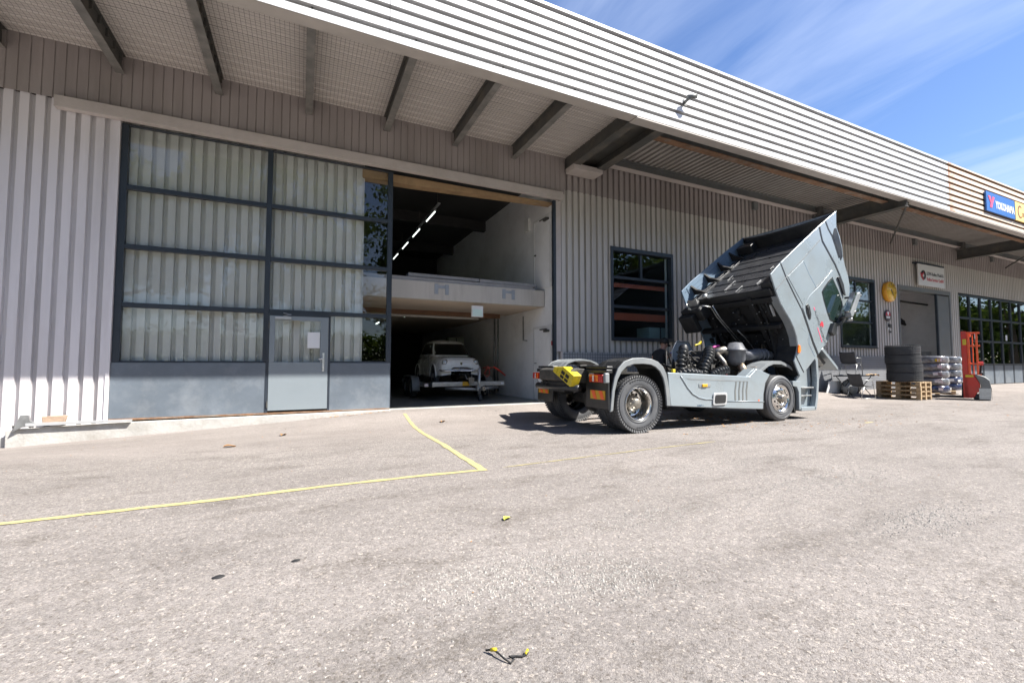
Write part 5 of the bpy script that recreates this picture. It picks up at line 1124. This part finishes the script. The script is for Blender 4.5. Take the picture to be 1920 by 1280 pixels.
for s in (-1,1):
    a=add(2,(.07,s*.19,1.43,.065)); a=add(a,(.05,s*.24,1.37,.047)); a=add(a,(.03,s*.27,1.30,.044)); a=add(a,(.17,s*.22,1.355,.040)); a=add(a,(.29,s*.14,1.40,.030)); h=add(a,(.34,s*.085,1.41,(.034)))
    for k,(dx,dy,dz,r) in enumerate(((.075,-.028,.004,.0085),(.085,-.010,.0,.009),(.082,.008,-.004,.009),(.065,.025,-.008,.008))):
        f=add(h,(.34+dx*.55,s*(.085+dy),1.415+dz,r)); add(f,(.34+dx,s*(.075+dy),1.395+dz,r*.85))
    f=add(h,(.335,s*.04,1.43,.010)); add(f,(.37,s*.022,1.437,.008))
    l=add(0,(0,s*.10,.88,.10)); l=add(l,(.03,s*.11,.5,.062)); l=add(l,(0,s*.11,.12,.042)); l=add(l,(.10,s*.12,.05,.04)); add(l,(.18,s*.125,.035,.03))
skinobj('body',V,E2,'skin',PE)
V=[(0,0,.93,.155),(.02,0,1.12,.150),(.06,0,1.37,.172),(.095,0,1.49,.105),(.125,0,1.535,.08)]; E2=[(0,1),(1,2),(2,3),(3,4)]
for s in (-1,1): a=add(2,(.07,s*.19,1.43,.085)); a=add(a,(.052,s*.237,1.39,.066)); add(a,(.048,s*.24,1.355,.062))
skinobj('t_shirt',V,E2,'fabric_black',PE)
V=[(0,0,.98,.15),(0,0,.90,.145)]; E2=[(0,1)]
for s in (-1,1): l=add(1,(0,s*.10,.84,.115)); l=add(l,(.03,s*.11,.5,.08)); add(l,(0,s*.11,.09,.065))
skinobj('trousers',V,E2,'jeans',PE)
for s in (-1,1):
    mb=MB(); mb.lathe([(.001,-.09),(.05,-.08),(.055,.02),(.045,.12),(.001,.16)],axis='x',n=14,mtx=Matrix.Translation((.06,s*.115,.05))@Matrix.Diagonal((1,.9,.95,1))); mb.build('shoe','black',PE)
mb=MB(); HM=Matrix.Translation((.205,0,1.715))@Matrix.Rotation(R(28),4,'Y')
mb.lathe([(.118,-.01),(.122,.03),(.112,.075),(.08,.105),(.04,.118),(.001,.12)],axis='z',n=24,mtx=HM); mb.prism([(.05,-.085),(.17,-.07),(.205,-.03),(.205,.03),(.17,.07),(.05,.085)],-.012,.0,'xy',HM); mb.build('cap','black',PE)
mb=MB(); mb.lathe([(.095,-.075),(.112,-.04),(.116,-.008)],axis='z',n=24,mtx=HM@Matrix.Translation((-.012,0,0))); mb.build('hair','hair',PE)
# nose, ears, eyes
mb=MB(); mb.lathe([(.001,.035),(.012,.015),(.018,-.01),(.001,-.018)],axis='z',n=10,mtx=HM@Matrix.Translation((.115,0,-.055)))
for s in (-1,1): mb.lathe([(.001,-.012),(.026,-.008),(.030,.004),(.001,.012)],axis='y',n=12,mtx=HM@Matrix.Translation((0,s*.10,-.05)))
mb.build('nose_and_ears','skin',PE)
mb=MB()
for s in (-1,1): mb.lathe([(.001,-.008),(.010,0),(.001,.008)],axis='x',n=8,mtx=HM@Matrix.Translation((.100,s*.035,-.035)))
mb.box(.098,.104,-.025,.025,-.098,-.09,HM); mb.build('face_features','hair',PE)
g=MB(); g.lathe([(.001,-.05),(.045,-.03),(.05,.02),(.03,.06),(.001,.07)],axis='z',n=12); g=g.build('blue_cloth','bluecloth',loc=(9.36,-1.13,1.53)); tag(g,'bright blue cloth held in the hands of the person behind the truck','cloth')
# ---------------- pallets
def pallet(loc,rz,L,Wd,h,label,group):
    P=empty('wooden_pallet',loc,label,'pallet',group,rz=rz); b=h*.15
    # long axis local y
    mb=MB()
    for i in range(5): x0=i*(Wd-.12)/4; mb.box(x0,x0+.12,0,L,h-b,h)
    for y in (0,L/2-.06,L-.12): mb.box(0.002,Wd-.002,y,y+.12,h-2*b+.001,h-b-.001)
    mb.build('top_deck','wood',P,bev=.003,seg=1)
    mb=MB()
    for x in (0,Wd/2-.05,Wd-.1): mb.box(x,x+.1,0,L,0,b)
    mb.build('bottom_board','wood',P,bev=.003,seg=1)
    for x in (0,Wd/2-.05,Wd-.1):
        for y in (0.0,L/2-.07,L-.14): MB().box(x+.002,x+.098,y+.002,y+.14,b+.001,h-2*b-.001).build('block','wood',P,bev=.003,seg=1)
    return P
h=.158; pr=random.Random(5)
for i,lab in enumerate(('bottom pallet of the stack carrying the four bare tyres','second pallet from the bottom under the four bare tyres','third pallet from the bottom under the four bare tyres','topmost pallet directly under the four bare tyres')):
    pallet((19.62+pr.uniform(-.015,.015),-2.44+pr.uniform(-.02,.02),.005+i*h),.04+pr.uniform(-.012,.012),1.315,.877,h-.004,lab,'pallets stacked under the bare tyres')
pallet((21.95,-2.05,.01),.35,1.2,.8,.145,'pallet on the ground under the near stack of wrapped tyres','pallets under wrapped tyres')
pallet((24.2,-1.7,.02),.35,1.2,.8,.145,'pallet on the ground under the rear stack of wrapped tyres','pallets under wrapped tyres')
# bare tyres
t0=None
for i,lab in enumerate(('lowest bare black truck tyre resting on the pallets','second bare truck tyre from the bottom of the stack','third bare truck tyre from the bottom of the stack','topmost bare truck tyre of the stack on the pallets')):
    loc=(20.02+pr.uniform(-.02,.02),-1.80+pr.uniform(-.02,.02),.632+.165+i*.322)
    if t0 is None:
        o=tyre_mesh(r=.515,ri=.30,y0=-.158,y1=.158,name='truck_tyre',mats=('rubber_new','rubber_new')); t0=o
    else: o=t0.copy(); COL.objects.link(o)
    o.location=loc; o.rotation_euler=(PI/2,0,pr.uniform(0,6)); tag(o,lab,'tyre','bare tyres on the pallets')
def wrapped(loc,lab,grp,m,seed):
    rr=random.Random(seed); E_=empty('wrapped_tyre',loc,lab,'tyre',grp)
    mb=MB(); prof=[]
    r,w=.47,.28; ri=.24
    def fn(u,v):
        a=2*PI*u; th=2*PI*v
        cr=(r-ri)/2; rc=(r+ri)/2+.0
        wob=1+.05*noise.noise(Vector((math.cos(a)*3,math.sin(a)*3,th+seed)))
        c,s=math.cos(th),math.sin(th)
        x=rc+cr*(1 if c>0 else -1)*abs(c)**.6*wob; z=w/2*(1 if s>0 else -1)*abs(s)**.7*wob
        return Vector((x*math.cos(a),x*math.sin(a),z))
    mb.grid(fn,48,16,closed=True); mb.build('wrapping',m,E_)
    for k in range(2):
        a=R(rr.uniform(200,300)); mb=MB()
        mt=Matrix.Rotation(a,4,'Z')@Matrix.Translation((r*1.035,0,rr.uniform(-.03,.03)))@Matrix.Rotation(rr.uniform(-.3,.3),4,'X')
        mb.box(0,.004,-.07,.07,-.05,.05,mt); mb.build('label','paper' if k==0 else ('yellow' if seed==4 else 'paper'),E_)
    return E_
names=['lowest','second lowest','middle','second from top','topmost']
for i in range(5): wrapped((22.6+.015*i,-1.62,.16+.14+i*.285),names[i]+' plastic wrapped tyre of the near wrapped stack beside the bare tyres','wrapped tyres near stack','wrap' if i else 'wrapblue',i)
for i in range(5): wrapped((25.0,-1.15,.17+.14+i*.285),names[i]+' plastic wrapped tyre of the rear stack beside the red stacker','wrapped tyres rear stack','wrap' if i>1 else 'wrapblue',i+20)
# ---------------- chairs and table
def chair(loc,rz,lab):
    E_=empty('metal_chair',loc,lab,'chair','black chairs by the metal table',rz=rz)
    def sh(u,v):
        # seat to back shell
        y=-.25+.5*u; P=[(.24,.44),(.05,.42),(-.14,.42),(-.22,.48),(-.28,.66),(-.34,.86)]
        f=v*(len(P)-1); i=min(int(f),len(P)-2); t=f-i; x=P[i][0]*(1-t)+P[i+1][0]*t; z=P[i][1]*(1-t)+P[i+1][1]*t
        return Vector((x,y,z+.03*(2*u-1)**2))
    mb=MB(); mb.grid(sh,10,15); o=mb.build('seat_shell','chairblack',E_); s_=o.modifiers.new('s','SOLIDIFY'); s_.thickness=.018
    for sy in (-.26,.26):
        mb=MB(); mb.tube([(.30,sy,.0),(.22,sy,.42),(.18,sy,.64),(-.26,sy,.66)],.012,6); mb.tube([(-.36,sy,.0),(-.20,sy,.42)],.012,6); mb.tube([(-.36,sy,.012),(.30,sy,.012)],.012,6); mb.build('side_frame','galv',E_)
    mb=MB(); mb.tube([(.2,-.26,.40),(.2,.26,.40)],.011,6); mb.tube([(-.18,-.26,.40),(-.18,.26,.40)],.011,6); mb.build('cross_bar','galv',E_)
    return E_
chair((18.35,-1.25,gh(18.3,-1.2)),R(-12),'black metal framed chair standing on the ground in front of the table')
tz=.80
chair((18.95,-.62,.04+tz),R(8),'black metal framed chair standing on top of the table')
TB=empty('folding_table',(19.1,-.62,.05),'narrow dark folding table by the plinth holding a chair','table')
MB().box(-.75,.75,-.32,.32,tz-.05,tz-.01).build('table_top','chairblack',TB,bev=.01)
for x in (-.6,.6):
    mb=MB(); mb.tube([(x,-.28,0),(x,.28,tz-.06)],.014,6); mb.tube([(x,.28,0),(x,-.28,tz-.06)],.014,6); mb.build('leg','black',TB)
o=MB().prism([(17.75,.0),(18.05,.62),(18.75,.62),(18.95,-.0)],-.34,-.31).build('leaning_board','signwhite',bev=.004); tag(o,'white board leaning against the perforated plinth left of the chairs','board')
def sack(name,loc,r,h,m,lab):
    mb=MB(); mb.grid(lambda u,v:Vector((r*math.cos(2*PI*u)*math.sin(PI*(.04+.92*v))**.6*(1+.12*noise.noise(Vector((u*5,v*4,loc[0])))),r*.7*math.sin(2*PI*u)*math.sin(PI*(.04+.92*v))**.6,h*(v)*(1+.05*math.sin(6*PI*u)))),24,14,closed=True); o=mb.build(name,m,loc=loc); tag(o,lab,'sack')
sack('grey_sack',(18.8,-.62,.05),.34,.60,'bag','slumped grey sack between the white board and the chairs')
sack('black_sack',(19.4,-.35,.05),.42,.62,'fabric_black','large black sack under the table beside the chair')
t=empty('cardboard_lump',(19.9,-.85,.78),'yellowish crumpled paper on the table behind the bare tyres','paper')
mb=MB(); mb.grid(lambda u,v:Vector((.22*(u-.5)*2,.14*(v-.5)*2,.05+.07*noise.noise(Vector((u*4,v*4,0)))+.05*math.sin(PI*u))),10,8); mb.build('paper_sheet','refl_y' if 0 else 'tan',t)
# ---------------- stacker
ST=empty('pallet_stacker',(21.85,-2.95,.0),'red and grey electric pallet stacker with orange mast beside the wrapped tyres','stacker',rz=R(108))
mb=MB(); mb.box(.03,.17,.30,.36,.06,2.43); mb.box(.03,.17,-.36,-.30,.06,2.43); mb.box(.12,.17,-.299,.299,.1,.9); mb.build('mast_cover','stk_red',ST,bev=.008)
for l in (-.33,.27):
    mb=MB(); mb.box(-.035,.02,l,l+.06,.85,2.36); mb.box(-.24,-.19,l,l+.06,.85,2.36)
    for z in (.86,1.25,1.90,2.365): mb.box(-.30,.025,l+.005,l+.055,z,z+.04)
    mb.tube([(-.115,l+.03,.9),(-.115,l+.03,2.3)],.012,8)
    mb.build('mast','stk_orange',ST,bev=.004)
mb=MB(); mb.box(-.075,-.03,-.26,.26,2.25,2.33); mb.box(-.075,-.03,-.26,.26,1.25,1.31); mb.build('cross_bar','stk_orange',ST,bev=.004)
mb=MB(); mb.prism([(.12,.08),(.16,.2),(.16,.9),(-.03,.92),(-.12,.88),(-.25,.58),(-.25,.30),(-.18,.26),(-.10,.10),(-.04,.06)],-.36,.36); mb.build('body','stk_red',ST,bev=.02)
mb=MB(); mb.prism([(-.125,.90),(-.262,.59),(-.262,.26),(-.20,.24),(-.20,.02),(-.50,.02),(-.52,.45),(-.49,.70),(-.38,.82),(-.25,.88)],-.37,.37); mb.build('battery_cover','stk_grey',ST,bev=.03)
mb=MB(); mb.box(-.528,-.521,-.36,.36,.05,.44); mb.prism([(-.22,.03),(-.50,.03),(-.51,.42),(-.22,.42)],-.378,-.372); mb.prism([(-.22,.03),(-.50,.03),(-.51,.42),(-.22,.42)],.372,.378); mb.build('skirt_panel','galv',ST)
mb=MB(); mb.tube([(-.26,0,.88),(-.30,0,1.24)],.032,8); mb.box(-.34,-.22,-.08,.08,.86,.96); mb.build('tiller','black',ST,bev=.01)
mb=MB(); mb.box(-.36,-.25,-.09,.09,1.22,1.36); mb.tube([(-.30,-.26,1.30),(-.30,.26,1.30)],.020,8); mb.tube([(-.36,.2,1.30),(-.2,.34,1.34)],.016,6); mb.build('tiller_head','red',ST,bev=.02)
MB().box(.035,.13,.361,.366,1.95,2.15).build('sticker','yellow',ST); MB().box(-.10,.10,.361,.366,.80,.88).build('sticker','yellow',ST)
MB().box(.035,.13,-.366,-.361,1.95,2.15).build('sticker','yellow',ST); MB().box(-.10,.12,-.366,-.361,.80,.88).build('sticker','refl_y',ST)
for l in (-.28,.17): MB().prism([(.16,.05),(.16,.6),(.20,.6),(.22,.12),(1.3,.09),(1.32,.05)],l,l+.11).build('fork','black',ST,bev=.006)
for l in (-.30,.25):
    mb=MB(); mb.lathe([(.001,0),(.09,0),(.10,.02),(.09,.05),(.001,.05)],c=(-.16,l,.10),axis='y',n=18); mb.build('wheel','rubber',ST)
# ---------------- litter on the ground
def leafobj(name,x,y,s,m,lab,rz=0,cat='leaf'):
    mb=MB(); mb.grid(lambda u,v:Vector(((u-.5)*s*1.6,(v-.5)*s*math.sin(PI*min(max(u,.04),.96))**.7,.004+.18*s*abs(v-.5)*2+.12*s*math.sin(PI*u*1.5))),8,5)
    o=mb.build(name,m,loc=(x,y,gh(x,y)+.004),rot=(0,0,rz)); tag(o,lab,cat); return o
leafobj('fallen_leaf',-.95,-2.45,.10,'leafdry','dry orange leaf lying on the asphalt in front of the left gate panel',.3)
leafobj('fallen_leaf',-.25,-1.55,.10,'leafdry','small reddish dry leaf nearer the gate under the wicket door',1.2)
leafobj('fallen_leaf',1.54,-7.15,.055,'leafg','yellow green leaf lying on the asphalt in the middle foreground',.6)
leafobj('fallen_leaf',2.75,-1.25,.10,'leafdry','pale dry leaf on the asphalt near the yellow line end',.9)
def lump(x,y,r,lab):
    mb=MB(); mb.grid(lambda u,v:Vector((r*1.4*math.cos(2*PI*u)*math.sin(PI*v*.5+.02)*(1+.4*noise.noise(Vector((u*6,v*3,x)))),r*math.sin(2*PI*u)*math.sin(PI*v*.5+.02),r*.45*math.cos(PI*v*.5))),14,6,closed=True)
    o=mb.build('tar_lump','black',loc=(x,y,gh(x,y)+.002)); tag(o,lab,'tar lump')
lump(0.0,-7.28,.018,'small black tar lump on the asphalt left of centre'); lump(-.41,-7.33,.022,'flat brown black tar lump left of the small black one')
# striped strap
SP=empty('strap_scrap',(.80,-8.72,gh(.8,-8.7)),'torn yellow and black strap scrap lying in the foreground','strap')
PQ=[(-.045,.085,.01),(-.02,.06,.02),(-.01,.03,.02),(.005,-.005,.012),(.022,-.03,.004),(.045,-.012,.004),(.03,.004,.010),(.06,.0,.006),(.085,-.012,.004),(.11,-.012,.010),(.118,.004,.014)]
mb=MB(); mb.tube(PQ,.0042,6); mb.build('strap_band','black',SP)
mb=MB(); mb.tube([(-.028,.068,.018),(-.012,.045,.026)],.0075,6); mb.tube([(.10,-.012,.010),(.118,.002,.016)],.006,6); mb.build('yellow_end','yellow',SP)
# loose leaves: stuff
mb=MB(); lr=random.Random(11)
def lf(x,y,s):
    a=lr.uniform(0,6.28); t=lr.uniform(-.5,.5); z=gh(x,y)+.006
    mt=Matrix.Translation((x,y,z))@Matrix.Rotation(a,4,'Z')@Matrix.Rotation(t,4,'X')
    p=[mt@Vector(q) for q in ((-s,0,0),(-.2*s,-.45*s,.15*s),(s,0,.05*s),(.1*s,.5*s,.2*s))]
    v=[mb.b.verts.new(q) for q in p]; mb.b.faces.new([v[0],v[1],v[2]]); mb.b.faces.new([v[0],v[2],v[3]])
for i in range(260): lf(lr.gauss(8.3,1.0),lr.gauss(-3.2,.55),lr.uniform(.02,.045))
for i in range(60): lf(lr.gauss(10.8,1.4),lr.gauss(-4.9,.35),lr.uniform(.015,.035))
for i in range(120): lf(lr.uniform(8,27),-4.2+lr.gauss(0,1.0),lr.uniform(.012,.032))
for i in range(60): lf(lr.uniform(.2,1.8),lr.uniform(-.22,-.14),lr.uniform(.012,.03))
for i in range(50): lf(lr.uniform(-3,8),lr.uniform(-2.5,-.3),lr.uniform(.008,.018))
for i in range(160): lf(lr.uniform(-4,9),-lr.uniform(1.5,8.5),lr.uniform(.006,.012))
for i in range(140): lf(lr.uniform(6.5,30),lr.uniform(-.5,-.08),lr.uniform(.012,.03))
for i in range(30): lf(lr.gauss(6.3,.6),lr.gauss(-2.7,.5),lr.uniform(.02,.04))
o=mb.build('fallen_leaves','leafdry',norm=False); tag(o,'scattered dry brown leaves and litter on the asphalt around the truck','leaves',kind='stuff')
GR=[(1.15,-8.05,.35,.16,1100),(1.7,-8.35,.25,.12,700),(2.6,-7.6,.5,.12,500),(5.2,-7.6,.7,.2,900),(4.6,-8.6,.4,.12,600),(4.5,-6.6,.9,.15,500),(-.8,-8.7,.5,.2,500)]
# loose pebbles standing proud in the foreground
mb=MB()
for i in range(1500):
    x=lr.uniform(-3.5,6); y=-lr.uniform(5.5,9.6); s=lr.uniform(.003,.0075); z=gh(x,y)
    mt=Matrix.Translation((x,y,z))@Matrix.Rotation(lr.uniform(0,6),4,'Z')
    v=[mb.b.verts.new(mt@Vector(q)) for q in ((-s,-s*.7,0),(s,-s*.8,0),(s*.9,s*.7,0),(-s*.8,s*.8,0),(-s*.2,-s*.1,s*.8),(s*.5,s*.1,s*.7))]
    for f in ((0,1,4),(1,5,4),(1,2,5),(2,3,5),(3,4,5),(3,0,4)): mb.b.faces.new([v[k] for k in f])

for cx_,cy_,sx_,sy_,n_ in GR:
    for i in range(n_):
        x=lr.gauss(cx_,sx_); y=lr.gauss(cy_,sy_); s=lr.uniform(.003,.0085); z=gh(x,y)
        mt=Matrix.Translation((x,y,z))@Matrix.Rotation(lr.uniform(0,6),4,'Z')
        v=[mb.b.verts.new(mt@Vector(q)) for q in ((-s,-s*.7,0),(s,-s*.8,0),(s*.9,s*.7,0),(-s*.8,s*.8,0),(-s*.2,-s*.1,s*.9),(s*.5,s*.1,s*.8))]
        for f in ((0,1,4),(1,5,4),(1,2,5),(2,3,5),(3,4,5),(3,0,4)): mb.b.faces.new([v[k] for k in f])
o=mb.build('loose_gravel',mat('gravel_stone',(.27,.255,.235),.8,var=.45,vs=25)); tag(o,'loose grit and small stones on the worn asphalt','gravel',kind='stuff')
# ---------------- trees and cars across the yard (seen mirrored in the glass)
def tree_parts(seed):
    r=random.Random(seed); mb=MB(); tips=[]
    mb.tube([(0,0,-.2),(.1,.05,2),(0,.1,4.5),(.15,0,7.5),(.1,.1,10)],[.32,.27,.22,.15,.06],10)
    for i in range(11):
        h=3.2+i*.65; a=r.uniform(0,6.28); L=r.uniform(2.6,4.4)*(1-i*.03); e=Vector((math.cos(a)*L,math.sin(a)*L,h+L*.55)); m_=Vector((math.cos(a)*L*.5,math.sin(a)*L*.5,h+L*.15)); mb.tube([(0,0,h),m_,e],[.10,.07,.025],6); tips+= [e,m_.lerp(e,.5)]
    tips.append(Vector((0,0,11.2)))
    tr=mb.build('trunk','bark')
    mb=MB()
    cl=[]
    for t in tips: 
        for k in range(5): cl.append((t+Vector((r.gauss(0,1.1),r.gauss(0,1.1),r.gauss(.3,.9))),r.uniform(.55,1.25)))
    for c,cr in cl:
        for k in range(95):
            d=Vector((r.gauss(0,1),r.gauss(0,1),r.gauss(0,.8))).normalized()*cr*r.random()**.4
            p=c+d; s=r.uniform(.09,.2); q=Vector((r.gauss(0,1),r.gauss(0,1),r.gauss(0,1))).normalized(); w=q.orthogonal().normalized()
            v=[mb.b.verts.new(p+q*s),mb.b.verts.new(p+w*s*.55),mb.b.verts.new(p-q*s),mb.b.verts.new(p-w*s*.55)]; mb.b.faces.new(v)
    cr_=mb.build('crown','leaf',norm=False); return tr,cr_
TP=[tree_parts(1),tree_parts(2)]
used=set()
spots=[(-30,-36,1.5),(-21,-33,1.6),(-13.5,-35,1.5),(-6.5,-32,1.48),(-.5,-35,1.5),(9.5,-33,1.35),(17.5,-36,1.5),(27,-35,1.4),(37,-33,1.45),(47,-36,1.4),(57,-33,1.4),(66,-27,1.4),(71,-19,1.3),(74,-11,1.35),(79,-3.5,1.3)]
ORD=['first','second','third','fourth','fifth','sixth','seventh','eighth','ninth','tenth','eleventh','twelfth','thirteenth','fourteenth','fifteenth']
for i,(x,y,s) in enumerate(spots):
    E_=empty('leafy_tree',(x,y,0),ORD[i]+' leafy tree from the left in the row across the yard','tree','trees across the yard',rz=i*1.7); E_.scale=(s,s,s)
    for p in TP[i%2]:
        if p.name not in used: used.add(p.name); p.parent=E_
        else: q=p.copy(); COL.objects.link(q); q.parent=E_
mb=MB(); hr=random.Random(9)
HP=[(-50,-43),(60,-43),(76,-30),(86,1.5)]
seg=[math.dist(p,q) for p,q in zip(HP,HP[1:])]
for (p0,p1),L_,dens in zip(zip(HP,HP[1:]),seg,(330,620,900)):
  for i in range(int(L_*dens)):
    t=hr.random(); x=p0[0]+(p1[0]-p0[0])*t+hr.gauss(0,.9); y=p0[1]+(p1[1]-p0[1])*t+hr.gauss(0,.9)
    hmax=(4.6 if x<25 else 8.5)+1.6*noise.noise(Vector((x*.12,y*.12,0)))+.8*noise.noise(Vector((x*.6,y*.6,5)))
    z=hr.random()**.7*hmax; p=Vector((x,y,z)); s_=hr.uniform(.14,.3); q=Vector((hr.gauss(0,1),hr.gauss(0,1),hr.gauss(0,1))).normalized(); w=q.orthogonal().normalized()
    v=[mb.b.verts.new(p+q*s_),mb.b.verts.new(p+w*s_*.6),mb.b.verts.new(p-q*s_),mb.b.verts.new(p-w*s_*.6)]; mb.b.faces.new(v)
o=mb.build('hedge','leaf',norm=False); tag(o,'dense tall green hedge behind the parked cars across the yard','hedge',kind='stuff')
for i,(x,p,lab) in enumerate(((60,'white_car2','white car parked across the yard, left of the blue car, mirrored in the folding door'),(65,'white_car2','second white car parked across the yard, mirrored in the folding door'),(70,'carblue','blue car parked across the yard, mirrored in the folding door'),(30,'white_car2','white car parked alone across the yard, mirrored in the window'))):
    car('parked_car',(x,-26 if i==3 else -17+i*2.2,0),PI/2,p,lab,'cars parked across the yard',dims=(4.3,.9,1.5),detail=False)
